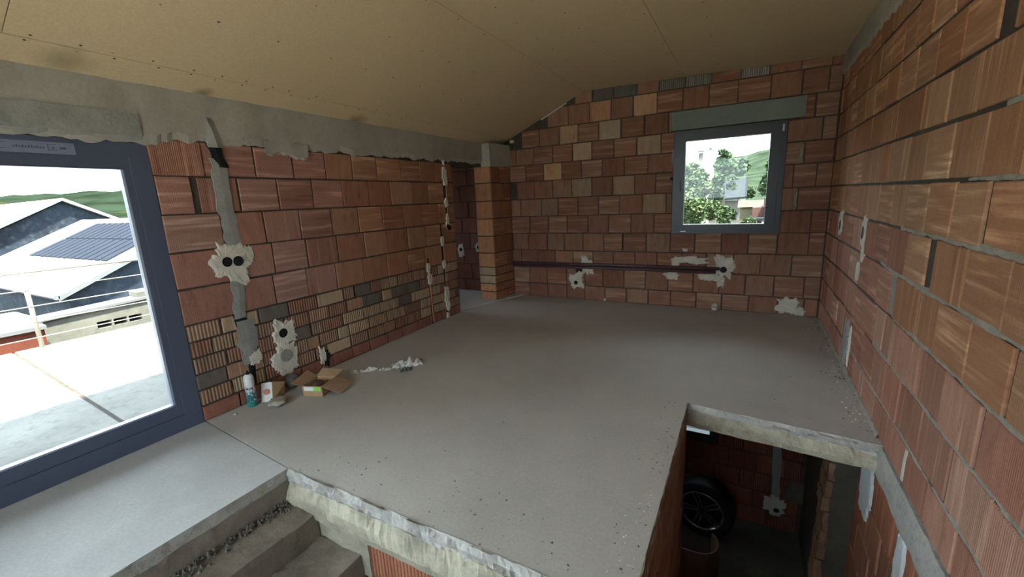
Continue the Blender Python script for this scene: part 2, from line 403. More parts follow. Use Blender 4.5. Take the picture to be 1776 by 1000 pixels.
def blob(fr, parent, name, a, z, w, h, mat, thick=0.006, seed=1, rough=0.35, n_=26, d0=0.0, inner=None):
    """ragged patch of plaster on a wall; inner=(da,dz,r) leaves a round hole with a dark box in it"""
    rr = random.Random(seed); V = []; F = []; n_ = int(n_ * 2); rough *= 1.25
    pts = []
    for i in range(n_):
        t = 2 * math.pi * i / n_
        k = 0.94 + rough * (0.9 * nz((math.cos(t), math.sin(t), seed * 3.1), 1.5) + 0.6 * nz((math.cos(t), math.sin(t), seed * 1.7), 4.0) + 0.35 * nz((math.cos(t), math.sin(t), seed * 2.3), 9.0))
        ex = 0.75
        k *= 1 + rr.uniform(-.04, .04)
        pts.append((a + w / 2 * k * math.copysign(abs(math.cos(t)) ** ex, math.cos(t)), z + h / 2 * k * math.copysign(abs(math.sin(t)) ** ex, math.sin(t))))
    V += [fr.P(p[0], p[1], d0 - 0.02) for p in pts]
    V += [fr.P(p[0], p[1], d0 + thick * 0.4) for p in pts]
    V += [fr.P(a + (p[0] - a) * 0.88, z + (p[1] - z) * 0.88, d0 + thick * rr.uniform(0.8, 1.3)) for p in pts]
    L = 3
    if inner:
        da, dz, r = inner
        V += [fr.P(a + da + r * math.cos(2 * math.pi * i / n_), z + dz + r * math.sin(2 * math.pi * i / n_), d0 + thick) for i in range(n_)]
        V += [fr.P(a + da + r * 0.97 * math.cos(2 * math.pi * i / n_), z + dz + r * 0.97 * math.sin(2 * math.pi * i / n_), d0 - 0.002) for i in range(n_)]
        L = 5
    for l in range(L - 1):
        for i in range(n_): q = (i + 1) % n_; F.append((l * n_ + i, l * n_ + q, (l + 1) * n_ + q, (l + 1) * n_ + i))
    if not inner: F.append(tuple(2 * n_ + i for i in range(n_)))
    if fr.sg == 1: F = [tuple(reversed(f)) for f in F]
    o = add_obj(name, make_mesh(V, F, mat), parent)
    if inner: socket(fr, parent, a + inner[0], z + inner[1], inner[2], d0)
    return o
def socket(fr, parent, a, z, r, d0=0.0):
    """round black wall box, open to the room"""
    V = []; F = []; n_ = 20
    for rad, d in ((r * 1.02, d0 + 0.009), (r * 0.90, d0 + 0.009), (r * 0.86, d0 + 0.0068)):
        V += [fr.P(a + rad * math.cos(2 * math.pi * i / n_), z + rad * math.sin(2 * math.pi * i / n_), d) for i in range(n_)]
    for l in range(2):
        for i in range(n_): q = (i + 1) % n_; F.append((l * n_ + i, l * n_ + q, (l + 1) * n_ + q, (l + 1) * n_ + i))
    F.append(tuple(2 * n_ + i for i in range(n_)))
    if fr.sg == 1: F = [tuple(reversed(f)) for f in F]
    return add_obj('socket_box', make_mesh(V, F, 'black'), parent)
def ragged_strip(fr, parent, name, a0, a1, zt, zb, mat, thick=0.012, seed=1, amp=0.03, step=0.05, both=False, d0=0.0, scale=7):
    """strip of plaster or mortar along a wall with a wandering lower (and upper) edge; zt, zb may be functions of a"""
    n_ = max(2, int(abs(a1 - a0) / step)); V = []; F = []
    ft = zt if callable(zt) else (lambda a: zt); fb = zb if callable(zb) else (lambda a: zb)
    for i in range(n_ + 1):
        a = a0 + (a1 - a0) * i / n_
        e = amp * (nz((a, seed, 0), scale) + 0.7 * nz((a, seed, 4), scale * 3.2))
        t = ft(a) + (amp * (nz((a, seed, 8), scale) + 0.7 * nz((a, seed, 2), scale * 3)) if both else 0); b_ = fb(a) + e
        th = thick * (1 + 0.35 * nz((a, seed, 1), 6))
        V += [fr.P(a, t, d0 - 0.01), fr.P(a, t, d0 + th * (0.5 if both else 1)), fr.P(a, t + (b_ - t) * 0.35, d0 + th), fr.P(a, t + (b_ - t) * 0.85, d0 + th * 0.9), fr.P(a, b_, d0 + th * 0.2), fr.P(a, b_, d0 - 0.01)]
    for i in range(n_):
        for k in range(5): F.append((i * 6 + k, i * 6 + k + 1, (i + 1) * 6 + k + 1, (i + 1) * 6 + k))
    if fr.sg == -1: F = [tuple(reversed(f)) for f in F]
    return add_obj(name, make_mesh(V, F, mat), parent)

# ------------------------------------------------------------------ wall cores (mortar and what stands behind the facing)
ROWS = [0.0, 0.20, 0.45, 0.695, 0.94, 1.185, 1.43, 1.675, 1.905, 2.135, 2.37, 2.615, 2.80]
CORE = 0.0075
DOOR = (-1.35, 1.32, 0.0, 1.862)       # y0, y1, z0, z1 of the terrace door opening
DW = (4.43, 5.14)                      # inner doorway
def core_left():
    m = MB(); x0, x1 = -0.28, -CORE
    m.box(x0, x1, YF, DOOR[0], -0.14, 2.3)
    m.box(x0, x1, DOOR[0], DOOR[1], DOOR[3], 2.3)
    m.box(x0, x1, DOOR[1], DW[0], -0.14, 2.3)
    m.box(x0, x1, DW[0], DW[1], 1.895, 2.3)
    # pier beyond the doorway stands a little into the room
    m.hexa([(-0.14, DW[1] + CORE, -0.14), (0.135 - CORE, DW[1] + CORE, -0.14), (0.195 - CORE, D, -0.14), (-0.14, D, -0.14),
            (-0.14, DW[1] + CORE, 2.2), (0.135 - CORE, DW[1] + CORE, 2.2), (0.195 - CORE, D, 2.2), (-0.14, D, 2.2)])
    return structure(m.build('wall_left', 'mortar'))
wall_left = core_left()
WIN = (2.452, 3.592, 0.933, 2.137)     # x0, x1, z0, z1 of the back window
def ceil_z(x): return ZL + (ZRG - ZL) * x / XRG if x < XRG else ZRG + (ZR - ZRG) * (x - XRG) / (W - XRG)
def core_back():
    m = MB(); y0, y1 = D + CORE, D + 0.30
    m.prism([(-2.6, -0.14), (WIN[0], -0.14), (WIN[0], 2.76), (XRG, 2.80), (0, 2.23), (-2.6, 2.23)], 'y', y0, y1)
    m.prism([(WIN[1], -0.14), (4.35, -0.14), (4.35, 2.72), (WIN[1], 2.72)], 'y', y0, y1)
    m.box(WIN[0], WIN[1], y0, y1, -0.14, WIN[2]); m.box(WIN[0], WIN[1], y0, y1, WIN[3], 2.76)
    return structure(m.build('wall_back', 'mortar'))
wall_back = core_back()
m = MB()
m.hexa([(xr(YF) + CORE, YF, LOW), (4.35, YF, LOW), (4.35, D + .3, LOW), (xr(D + .3) + CORE, D + .3, LOW), (xr(YF) + CORE, YF, 2.75), (4.35, YF, 2.75), (4.35, D + .3, 2.75), (xr(D + .3) + CORE, D + .3, 2.75)])
wall_right = structure(m.build('wall_right', 'mortar'))
# wall behind the camera, with a window opening added to brighten the room
m = MB(); FILL_WIN = (0.25, 3.3, 0.05, 2.35)
m.box(-0.28, FILL_WIN[0], YF - .3, YF, LOW, 2.8); m.box(FILL_WIN[1], 4.35, YF - .3, YF, LOW, 2.8)
m.box(FILL_WIN[0], FILL_WIN[1], YF - .3, YF, LOW, FILL_WIN[2]); m.box(FILL_WIN[0], FILL_WIN[1], YF - .3, YF, FILL_WIN[3], 2.8)
structure(m.build('wall_front', 'clay_p')).color = (0.36, 0.16, 0.09, 1)

# ------------------------------------------------------------------ floor slabs
HX, HY0, HY1, SY, SX = 2.975, 2.925, 2.825, 1.238, 1.055    # stair opening on the right, slab edge, landing edge
V = [(0.0, 1.333), (SX, SY + .003), (HX, SY), (HX, HY0), (4.0, HY1), (4.06, D + .05), (-0.3, D + .05), (-0.3, 1.36)]
m = MB(); m.prism(V, 'z', -0.15, 0.0); floor = structure(m.build('floor', 'floor_screed'))
V = [(-0.3, YF), (SX, YF), (SX, SY - .004), (0.0, 1.324), (-0.3, 1.351)]
m = MB(); m.prism(V, 'z', -0.15, -0.001); landing = structure(m.build('floor_landing', 'landing_screed'))
# floor of the side room, a finger thicker, its edge showing in front of the pier
m = MB(); m.prism([(-2.6, 3.4), (-0.02, 3.4), (-0.02, 4.43), (0.05, 4.75), (0.15, 5.12), (0.36, D), (-2.6, D)], 'z', -0.01, 0.014)
structure(m.build('floor_side_room', 'landing_screed'))
def edge_strip(name, pts, zt, zb, mat, parent, seed, amp=0.012, out=(0, 0), thick=0.02, step=0.03):
    """rough broken edge running along a floor opening"""
    p0, p1 = Vector((*pts[0], 0)), Vector((*pts[1], 0)); L = (p1 - p0).length; n_ = int(L / step); V = []; F = []
    o_ = Vector((*out, 0))
    prof = [(-0.05, 1.0, 0.3), (0.0, 1.0, 0.6), (0.35, 0.97, 1), (0.8, 0.6, 1), (0.9, 0.3, 1), (0.6, 0.0, 0.8), (-0.5, -0.02, 0)]
    for i in range(n_ + 1):
        p = p0 + (p1 - p0) * i / n_
        for k, (dd, tz, w_) in enumerate(prof):
            e = amp * w_ * (nz((p.x, p.y, k * .9), 8, seed) + 0.7 * nz((p.x, p.y, k * 2.3), 30, seed))
            V.append(p + o_ * (dd * thick + e) + Vector((0, 0, zb + (zt - zb) * tz + e * 0.9 * (0.12 if k < 2 else 1))))
    q = len(prof)
    for i in range(n_):
        for k in range(q - 1): F.append((i * q + k, i * q + k + 1, (i + 1) * q + k + 1, (i + 1) * q + k))
    return add_obj(name, make_mesh(V, F, mat), parent)
edge_strip('screed_edge', ((SX + .01, SY), (HX, SY)), 0.002, -0.075, 'screed_edge', floor, 2.0, 0.022, (0, -1), 0.022, 0.02)
edge_strip('slab_edge', ((SX + .01, SY), (HX, SY)), -0.06, -0.235, 'raw_concrete', floor, 3.0, 0.020, (0, -1), 0.045, 0.02)
edge_strip('screed_edge', ((HX, HY0), (4.0, HY1)), 0.002, -0.055, 'screed_edge', floor, 4.0, 0.016, (-0.1, -1), 0.012, 0.02)
edge_strip('slab_edge', ((HX, HY0), (4.0, HY1)), -0.05, -0.16, 'raw_concrete', floor, 5.0, 0.018, (-0.1, -1), 0.022, 0.02)
edge_strip('screed_edge', ((HX, SY), (HX, HY0)), 0.001, -0.04, 'stair_concrete', floor, 6.0, 0.010, (1, 0), 0.008)
rough_box('stair_cheek', SX, 1.66, SY - .012, SY + .10, -0.46, -0.10, 0.05, 0.006, 'raw_concrete', floor, 3.3)

# ------------------------------------------------------------------ stair flight going down from the landing
stairs = structure(empty('stair_flight', (0, 0, 0)))
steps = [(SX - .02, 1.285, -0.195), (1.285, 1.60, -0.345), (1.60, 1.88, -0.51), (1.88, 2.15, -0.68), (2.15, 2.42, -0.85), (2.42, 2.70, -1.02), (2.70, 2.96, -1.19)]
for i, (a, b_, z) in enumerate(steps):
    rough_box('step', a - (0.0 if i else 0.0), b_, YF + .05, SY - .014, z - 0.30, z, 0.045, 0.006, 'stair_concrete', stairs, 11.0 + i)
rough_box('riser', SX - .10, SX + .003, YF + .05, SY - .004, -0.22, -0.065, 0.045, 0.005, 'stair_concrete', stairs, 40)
rough_box('landing_edge', SX - .06, SX + .001, YF + .05, SY - .001, -0.07, -0.0015, 0.05, 0.0025, 'screed_edge', landing, 41, fixed=('+z',))

m = MB()
for i in range(420):
    x = SX + 0.005 + abs(rnd.gauss(0, .035)); y = rnd.uniform(-0.3, SY - .02); r = rnd.uniform(.004, .013); b = len(m.v); z = -0.196 + max(0, .03 - (x - SX) * .35)
    for k in range(5): a = 6.283 * k / 5 + rnd.random(); m.v.append((x + r * math.cos(a), y + r * math.sin(a), z - .004))
    m.v.append((x, y, z + r * .9))
    for k in range(5): m.face([b + k, b + (k + 1) % 5, b + 5])
o = m.build('step_rubble', 'dark_concrete', stairs); o['kind'] = 'stuff'
# ------------------------------------------------------------------ brick facing: palettes
P_LEFT = [(0.295, 0.145, 0.112), (0.315, 0.155, 0.12), (0.28, 0.135, 0.104), (0.325, 0.17, 0.13), (0.30, 0.145, 0.105)]
P_LEFT_FAR = [(0.335, 0.165, 0.10), (0.315, 0.15, 0.09), (0.35, 0.178, 0.108), (0.305, 0.14, 0.088)]
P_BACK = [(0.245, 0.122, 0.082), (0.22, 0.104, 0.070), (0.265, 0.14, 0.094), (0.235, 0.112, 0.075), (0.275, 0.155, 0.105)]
P_PALE = [(0.35, 0.245, 0.17), (0.31, 0.205, 0.14)]
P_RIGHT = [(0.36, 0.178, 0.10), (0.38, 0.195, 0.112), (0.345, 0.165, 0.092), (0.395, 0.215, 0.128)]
P_RIGHT_PINK = [(0.345, 0.165, 0.115), (0.32, 0.145, 0.10), (0.39, 0.21, 0.15), (0.36, 0.18, 0.125)]
P_SMALL = [(0.36, 0.235, 0.15), (0.42, 0.30, 0.195), (0.31, 0.165, 0.115), (0.33, 0.195, 0.135), (0.28, 0.14, 0.10), (0.36, 0.22, 0.15)]
SLATE = (0.14, 0.115, 0.095)

# left wall
L_HOLES = [(-5, DOOR[1] + 0.0, -1, 5), (DW[0], 9, -1, 5),
           (4.255, 4.292, 1.19, 1.88), (4.125, 4.155, 0.0, 1.19), (3.832, 3.868, 0.0, 0.80),      # cable chases
           (1.540, 1.558, 1.45, 1.60)]
LJ = {7: [1.32, 1.62, 1.97, 2.28, 2.59, 2.88, 3.19, 3.53, 3.83, 4.12, 4.43],
      6: [1.32, 1.52, 1.82, 2.12, 2.43, 2.74, 3.05, 3.35, 3.67, 3.96, 4.24, 4.43],
      5: [1.32, 1.66, 1.97, 2.27, 2.58, 2.89, 3.2, 3.51, 3.82, 4.12, 4.43],
      4: [1.32, 1.69, 2.0, 2.3, 2.61, 2.93, 3.23, 3.54, 3.84, 4.14, 4.43],
      3: [1.32, 1.66, 1.97, 2.26, 2.56, 2.88, 3.2, 3.51, 3.80, 4.12, 4.43]}
for r, js in LJ.items():
    near = [x for x in js if x <= 2.75]; far = js[len(near) - 1:]
    course(FL, wall_left, near, ROWS[r], ROWS[r + 1], 'hphv', P_LEFT, L_HOLES)
    course(FL, wall_left, far, ROWS[r], ROWS[r + 1], 'hpph', P_LEFT_FAR, L_HOLES)
small = [0.0, 0.115, 0.23, 0.345, 0.46, 0.575, 0.695]
for i in range(6):
    js = [1.32]
    while js[-1] < 4.35: js.append(js[-1] + rnd.choice([0.12, 0.2, 0.25, 0.27, 0.22, 0.14]))
    js[-1] = 4.43
    spec = {}
    for k in range(len(js) - 1):
        if rnd.random() < 0.10: spec[k] = ('p', SLATE)
        if i < 1: spec[k] = ('p', (0.27, 0.115, 0.085))
    course(FL, wall_left, js, small[i], small[i + 1], 'rrrv', P_SMALL, L_HOLES, gap=0.012, proud=0.006, bed=0.013, special=spec)
# pier beyond the doorway: face to the room and the reveal facing the camera
pa = math.atan2(0.06, D - DW[1]); FP = Frame((0.135, DW[1], 0), math.pi / 2 - pa, -1); FV = Frame((0, DW[1], 0), 0.0, -1)
for i in range(10):
    z0, z1 = ([0.0, 0.13, 0.25, 0.37, 0.49, 0.695] + ROWS[4:9])[i:i + 2]
    course(FP, wall_left, [0.0, 0.20 if i % 2 else 0.30, 0.46], z0, z1, 'pph', [(0.30, 0.13, 0.075), (0.27, 0.11, 0.065)], bed=0.012)
    course(FV, wall_left, [-0.135, 0.132], z0, z1, 'pp', P_SMALL[:2] if i in (2, 3) else [(0.40, 0.19, 0.10), (0.36, 0.16, 0.085)], bed=0.014)

ragged_strip(FP, wall_left, 'ring_beam', 0.0, 0.46, 2.20, 1.895, 'ring_beam', 0.014, 31.0, 0.015, 0.03)
ragged_strip(FV, wall_left, 'ring_beam', -0.135, 0.148, 2.20, 1.895, 'ring_beam', 0.012, 32.0, 0.012, 0.03)
# back wall
B_HOLES = [(WIN[0] - .004, WIN[1] + .004, WIN[2] - .003, WIN[3] + .05), (2.41, 3.745, 2.15, 2.362), (-1, 0.185, -1, 2.2)]
B_CLIPS = [(-(ZRG - ZL) / XRG, 1.0, ZL - 0.004), ((ZRG - ZR) / (W - XRG), 1.0, ZRG + (ZRG - ZR) / (W - XRG) * XRG - 0.004)]
XB = xr(D) - 0.006
BJ = {0: [.185, .45, .75, 1.05, 1.32, 1.61, 1.9, 2.19, 2.47, 2.77, 3.06, 3.35, 3.64, 3.89, XB],
      1: [.185, .46, .74, 1.05, 1.32, 1.58, 1.87, 2.15, 2.43, 2.73, 3.02, 3.30, 3.59, 3.88, XB],
      2: [.185, .33, .6, .88, 1.15, 1.44, 1.72, 2.01, 2.29, 2.585, 2.87, 3.16, 3.44, 3.74, XB],
      3: [.2, .46, .76, 1.02, 1.3, 1.59, 1.85, 2.15, 2.44, 2.73, 3.02, 3.3, 3.59, 3.88, XB],
      4: [.185, .49, .78, 1.07, 1.37, 1.66, 1.95, 2.24, 2.52, 3.59, 3.88, XB],
      5: [.185, .35, .68, .94, 1.23, 1.52, 1.8, 2.09, 2.38, 2.6, 3.5, 3.74, XB],
      6: [.3, .58, .86, 1.14, 1.43, 1.71, 1.99, 2.25, 2.53, 3.5, 3.68, 3.89, XB],
      7: [.185, .45, .73, 1.0, 1.28, 1.57, 1.86, 2.15, 2.46, 3.5, 3.76, XB],
      8: [.0, .3, .59, .87, 1.16, 1.43, 1.72, 2.01, 2.3, 2.6, 3.5, 3.9, XB],
      9: [.4, .68, .98, 1.24, 1.52, 1.81, 2.1, 2.38, 2.7, 3.0, 3.3, 3.6, 3.82, XB],
      10: [.8, 1.11, 1.4, 1.68, 1.96, 2.24, 2.53, 2.81, 3.1, 3.41, 3.69, 3.92, XB],
      11: [1.2, 1.44, 1.71, 2.0, 2.26, 2.55, 2.83, 3.12, 3.39, 3.67, 3.93, XB]}
B_SPEC = {6: {3: ('p', P_PALE[1]), 5: ('p', P_PALE[1])}, 5: {7: ('p', P_PALE[1])}, 8: {4: ('p', (0.42, 0.29, 0.19)), 7: ('p', P_PALE[0])},
          9: {2: ('p', (0.40, 0.25, 0.15)), 4: ('p', P_PALE[0])}, 7: {2: ('p', (0.46, 0.27, 0.15))}, 10: {4: ('p', (0.45, 0.26, 0.16)), 2: ('p', (0.42, 0.22, 0.13))},
          11: {1: ('p', (0.12, 0.10, 0.085)), 2: ('p', (0.10, 0.10, 0.085)), 4: ('r', (0.16, 0.16, 0.13)), 5: ('r', (0.2, 0.2, 0.18)), 7: ('r', (0.32, 0.29, 0.26))}}
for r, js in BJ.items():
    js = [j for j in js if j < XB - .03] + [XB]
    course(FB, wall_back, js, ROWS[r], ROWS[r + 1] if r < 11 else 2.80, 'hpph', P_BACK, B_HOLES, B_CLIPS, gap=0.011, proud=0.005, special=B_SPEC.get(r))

# right wall
RJ = {0: [5.5, 5.2, 4.9, 4.6, 4.3, 4.02, 3.72, 3.40, 3.08, 2.78, 2.46, 2.17, 1.88, 1.58],
      1: [5.5, 5.16, 4.84, 4.54, 4.25, 3.98, 3.54, 3.21, 2.95, 2.67, 2.35, 2.03, 1.72, 1.4],
      2: [5.4, 5.2, 4.92, 4.6, 4.25, 3.9, 3.31, 3.10, 2.935, 2.49, 2.19, 1.87, 1.55],
      3: [5.5, 5.2, 4.92, 4.65, 4.3, 3.92, 3.6, 3.36, 3.075, 2.98, 2.68, 2.375, 2.055, 1.755, 1.45],
      4: [5.5, 5.05, 4.75, 4.3, 3.83, 3.55, 3.235, 2.90, 2.595, 2.50, 2.18, 1.87, 1.56],
      5: [5.5, 5.1, 4.78, 4.5, 4.21, 3.9, 3.60, 3.30, 3.01, 2.695, 2.39, 2.11, 1.8, 1.5],
      6: [5.5, 5.15, 4.8, 4.5, 4.22, 3.94, 3.66, 3.45, 3.10, 2.815, 2.505, 2.21, 1.925, 1.6],
      7: [5.5, 5.25, 4.95, 4.65, 4.37, 4.05, 3.72, 3.40, 2.95, 2.63, 2.335, 2.03, 1.72],
      8: [5.5, 5.2, 4.9, 4.68, 4.33, 4.05, 3.76, 3.47, 3.17, 2.875, 2.565, 2.265, 2.16, 1.85, 1.5],
      9: [5.5, 5.2, 4.9, 4.6, 4.3, 4.02, 3.75, 3.5, 3.26, 3.0, 2.72, 2.42, 2.12, 1.8],
      10: [5.5, 5.3, 5.0, 4.7, 4.4, 4.1, 3.8, 3.5, 3.2, 2.9, 2.6, 2.3, 2.0]}
R_HOLES = [(2.50, 2.595, 0.95, 1.18), (2.16, 2.265, 1.91, 2.13), (2.985, 3.075, 0.70, 0.935)]
for r, js in RJ.items():
    js = sorted([D] + js); s0 = js[0]
    js = seq(0.35 + 0.15 * (r % 2), s0, 0.31) [:-1] + js
    js = [j for i, j in enumerate(js) if i == 0 or j - js[i - 1] > 0.05]
    pal = P_RIGHT_PINK if r <= 2 else P_RIGHT
    kinds = {0: 'vvp', 1: 'vvh', 2: 'vvp', 3: 'hhvp', 4: 'hhv', 5: 'hh', 6: 'vvhv', 7: 'vhvv', 8: 'hvh', 9: 'hhp', 10: 'hp'}[r]
    nearj = [j for j in js if j < 3.2]; farj = js[len(nearj) - 1:]
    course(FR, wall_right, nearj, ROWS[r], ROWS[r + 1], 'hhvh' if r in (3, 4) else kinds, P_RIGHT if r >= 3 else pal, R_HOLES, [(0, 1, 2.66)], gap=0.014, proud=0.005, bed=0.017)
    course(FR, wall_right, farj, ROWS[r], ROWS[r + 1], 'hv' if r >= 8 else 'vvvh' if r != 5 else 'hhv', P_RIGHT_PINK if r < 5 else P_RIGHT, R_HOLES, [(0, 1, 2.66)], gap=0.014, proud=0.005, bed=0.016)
for r, (z0, z1) in enumerate(((-0.435, -0.20), (-0.68, -0.435), (-0.925, -0.68), (-1.17, -0.925), (-1.415, -1.17))):
    course(FR, wall_right, seq(0.6 + 0.15 * (r % 2), 3.2, 0.31, 0.05), z0, z1, 'vp', [(0.33, 0.14, 0.085), (0.30, 0.12, 0.075)], gap=0.01, bed=0.013)

# ------------------------------------------------------------------ ring beams, lintel, chases, plaster
ragged_strip(FL, wall_left, 'ring_beam', -1.6, D, 2.21, lambda a: 1.862 + (0.012 * (a - 1.35) if a > 1.35 else 0) + (0.03 if a > 1.4 else 0), 'ring_beam', 0.022, 3.0, 0.032, 0.03)
ragged_strip(FL, wall_left, 'plaster_smear', -1.6, 1.30, 2.03, 1.875, 'chase_mortar', 0.027, 9.0, 0.012, 0.04)
ragged_strip(FL, wall_left, 'plaster_smear', 2.05, 2.42, 1.95, 1.845, 'ring_beam', 0.026, 12.0, 0.03, 0.02)
ragged_strip(FR, wall_right, 'ring_beam', 0.2, D, 2.72, 2.50, 'ring_beam', 0.02, 5.0, 0.035, 0.03)
m = MB(); m.box(2.412, 3.743, D - 0.012, D + 0.05, 2.152, 2.360); m.build('lintel', 'lintel', wall_back)
# grey mortar closing the vertical chase beside the terrace door
def chase(fr, parent, pts, w, mat, thick=0.008, seed=1.0, name='chase_fill'):
    V = []; F = []
    fine = []
    for i in range(len(pts) - 1):
        for k in range(6): t = k / 6; fine.append((pts[i][0] + (pts[i + 1][0] - pts[i][0]) * t, pts[i][1] + (pts[i + 1][1] - pts[i][1]) * t))
    fine.append(pts[-1])
    for a, z in fine:
        e0, e1 = 0.25 * w * nz((z, seed, 0), 14), 0.25 * w * nz((z, seed, 3), 14)
        V += [fr.P(a - w / 2 + e0, z, -0.01), fr.P(a - w / 2 + e0, z, thick * .6), fr.P(a, z, thick), fr.P(a + w / 2 + e1, z, thick * .6), fr.P(a + w / 2 + e1, z, -0.01)]
    for i in range(len(fine) - 1):
        for k in range(4): F.append((i * 5 + k, i * 5 + k + 1, (i + 1) * 5 + k + 1, (i + 1) * 5 + k))
    return add_obj(name, make_mesh(V, F, mat), parent)
chase(FL, wall_left, [(1.715, 1.80), (1.705, 1.50), (1.725, 1.20)], 0.105, 'chase_mortar', 0.010, 1.0)
chase(FL, wall_left, [(1.672, 2.06), (1.70, 1.97), (1.715, 1.87)], 0.09, 'chase_mortar', 0.030, 2.0, 'plaster_smear')
chase(FL, wall_left, [(1.700, 1.90), (1.715, 1.83), (1.73, 1.74)], 0.08, 'black', 0.012, 3.0, 'chase_slot')
chase(FL, wall_left, [(1.70, 1.00), (1.69, 0.80), (1.67, 0.66)], 0.085, 'chase_mortar', 0.010, 4.0)
chase(FL, wall_left, [(1.662, 0.70), (1.68, 0.62), (1.70, 0.55)], 0.09, 'black', 0.007, 5.0, 'chase_slot')
chase(FL, wall_left, [(1.70, 0.64), (1.705, 0.50), (1.70, 0.38), (1.71, 0.30)], 0.13, 'chase_mortar', 0.011, 6.0)
chase(FL, wall_left, [(1.70, 0.34), (1.69, 0.25), (1.68, 0.12)], 0.05, 'black', 0.006, 7.0, 'chase_slot')
chase(FL, wall_left, [(1.549, 1.60), (1.549, 1.53), (1.549, 1.45)], 0.018, 'black', -0.012, 8.0, 'chase_slot')
for pts, w in (([(4.273, 1.90), (4.275, 1.5), (4.27, 1.19)], 0.03), ([(4.14, 1.19), (4.14, .5), (4.14, 0.02)], 0.026), ([(3.85, .80), (3.85, .4), (3.855, 0.02)], 0.03)):
    chase(FL, wall_left, pts, w, 'black', -0.008, 9.0, 'chase_slot')
m = MB(); m.tube([FL.P(3.845, .6, -.001), FL.P(3.855, .3, 0.0), FL.P(3.86, 0.02, 0.0)], 0.010, 8); m.build('conduit', 'label_red', wall_left, True)
# plaster round the wall boxes
blob(FL, wall_left, 'plaster_patch', 1.69, 1.085, 0.30, 0.30, 'gypsum', 0.012, 21, 0.34, 40, inner=(-0.038, 0.0, 0.036))
socket(FL, wall_left, 1.722, 1.082, 0.036, 0.0115)
blob(FL, wall_left, 'plaster_patch', 1.80, 1.12, 0.10, 0.13, 'gypsum', 0.008, 22)
blob(FL, wall_left, 'plaster_patch', 1.985, 0.455, 0.21, 0.24, 'gypsum', 0.012, 23, 0.3, 34, inner=(-0.01, 0.0, 0.038))
blob(FL, wall_left, 'plaster_patch', 1.97, 0.25, 0.23, 0.27, 'gypsum', 0.010, 24, 0.3, 34)
m = MB(); 
def disc(fr, parent, name, a, z, r, mat, d=0.012, t=0.006):
    V = []; F = []; n_ = 22
    for rad, dd in ((r, d - t), (r, d), (r * .92, d + t * .4)): V += [fr.P(a + rad * math.cos(6.28318 * i / n_), z + rad * math.sin(6.28318 * i / n_), dd) for i in range(n_)]
    for l in range(2):
        for i in range(n_): q = (i + 1) % n_; F.append((l * n_ + i, l * n_ + q, (l + 1) * n_ + q, (l + 1) * n_ + i))
    F.append(tuple(2 * n_ + i for i in range(n_)))
    return add_obj(name, make_mesh(V, F, mat), parent)
disc(FL, wall_left, 'box_cover', 1.965, 0.265, 0.052, 'chase_mortar', 0.016)
blob(FL, wall_left, 'plaster_patch', 1.735, 0.33, 0.10, 0.11, 'gypsum', 0.012, 25)
blob(FL, wall_left, 'plaster_patch', 2.30, 0.14, 0.07, 0.15, 'gypsum', 0.012, 26, 0.5)
blob(FL, wall_left, 'chase_slot', 2.34, 0.11, 0.07, 0.14, 'black', 0.006, 27, 0.4)
for a, z, w, h, sd in ((4.27, 1.79, .09, .16, 30), (4.285, 1.70, .085, .14, 31), (4.275, 1.43, .07, .10, 32), (4.27, 1.19, .08, .17, 33), (4.14, 0.98, .05, .12, 34), (4.14, 0.69, .07, .09, 35), (4.15, 0.30, .10, .22, 36), (4.16, 0.16, .07, .13, 37), (4.14, 0.03, .05, .07, 38), (3.835, 0.69, .07, .11, 39), (3.845, 0.555, .085, .14, 40), (4.27, 1.93, .03, .10, 41)):
    blob(FL, wall_left, 'plaster_patch', a, z, w, h, 'gypsum', 0.012, sd, 0.35, 20)
socket(FL, wall_left, 4.283, 1.125, 0.032, 0.010); socket(FL, wall_left, 4.255, 1.145, 0.028, 0.010)
# back wall
for a, z, w, h, sd, inn in ((1.345, 0.475, .19, .24, 50, None), (1.21, 0.27, .20, .27, 51, (-.02, -.03, .03)), (2.70, 0.60, .44, .10, 52, None), (2.52, 0.57, .10, .12, 53, None), (3.06, 0.53, .23, .30, 54, (0.0, -0.03, .038)),
                           (2.48, 0.405, .20, .11, 55, None), (2.90, 0.395, .30, .10, 56, None), (3.03, 0.34, .08, .15, 57, None), (3.74, 0.115, .24, .21, 58, None), (3.86, 0.05, .10, .10, 59, None), (2.985, 0.04, .07, .07, 60, None), (1.61, 0.02, .04, .05, 61, None),
                           (2.62, 0.735, .06, .05, 62, None)):
    blob(FB, wall_back, 'plaster_patch', a, z, w, h, 'gypsum', 0.013, sd, 0.38, 30, inner=inn)
for a, z, w, h, sd in ((3.733, 1.79, .035, .21, 63), (3.72, 1.31, .035, .22, 64), (2.45, 1.84, .05, .20, 65)): blob(FB, wall_back, 'mortar_smear', a, z, w, h, 'chase_mortar', 0.008, sd, 0.3, 18)
for a, z, r in ((2.437, 1.60, .02), (3.0, 0.42, .028)): socket(FB, wall_back, a, z, r, 0.004)
blob(FB, wall_back, 'chase_slot', 1.84, 0.82, 0.045, 0.22, 'black', 0.004, 66, 0.1, 16); blob(FB, wall_back, 'chase_slot', 1.24, 0.415, 0.12, 0.12, 'black', 0.006, 67, 0.3, 16)
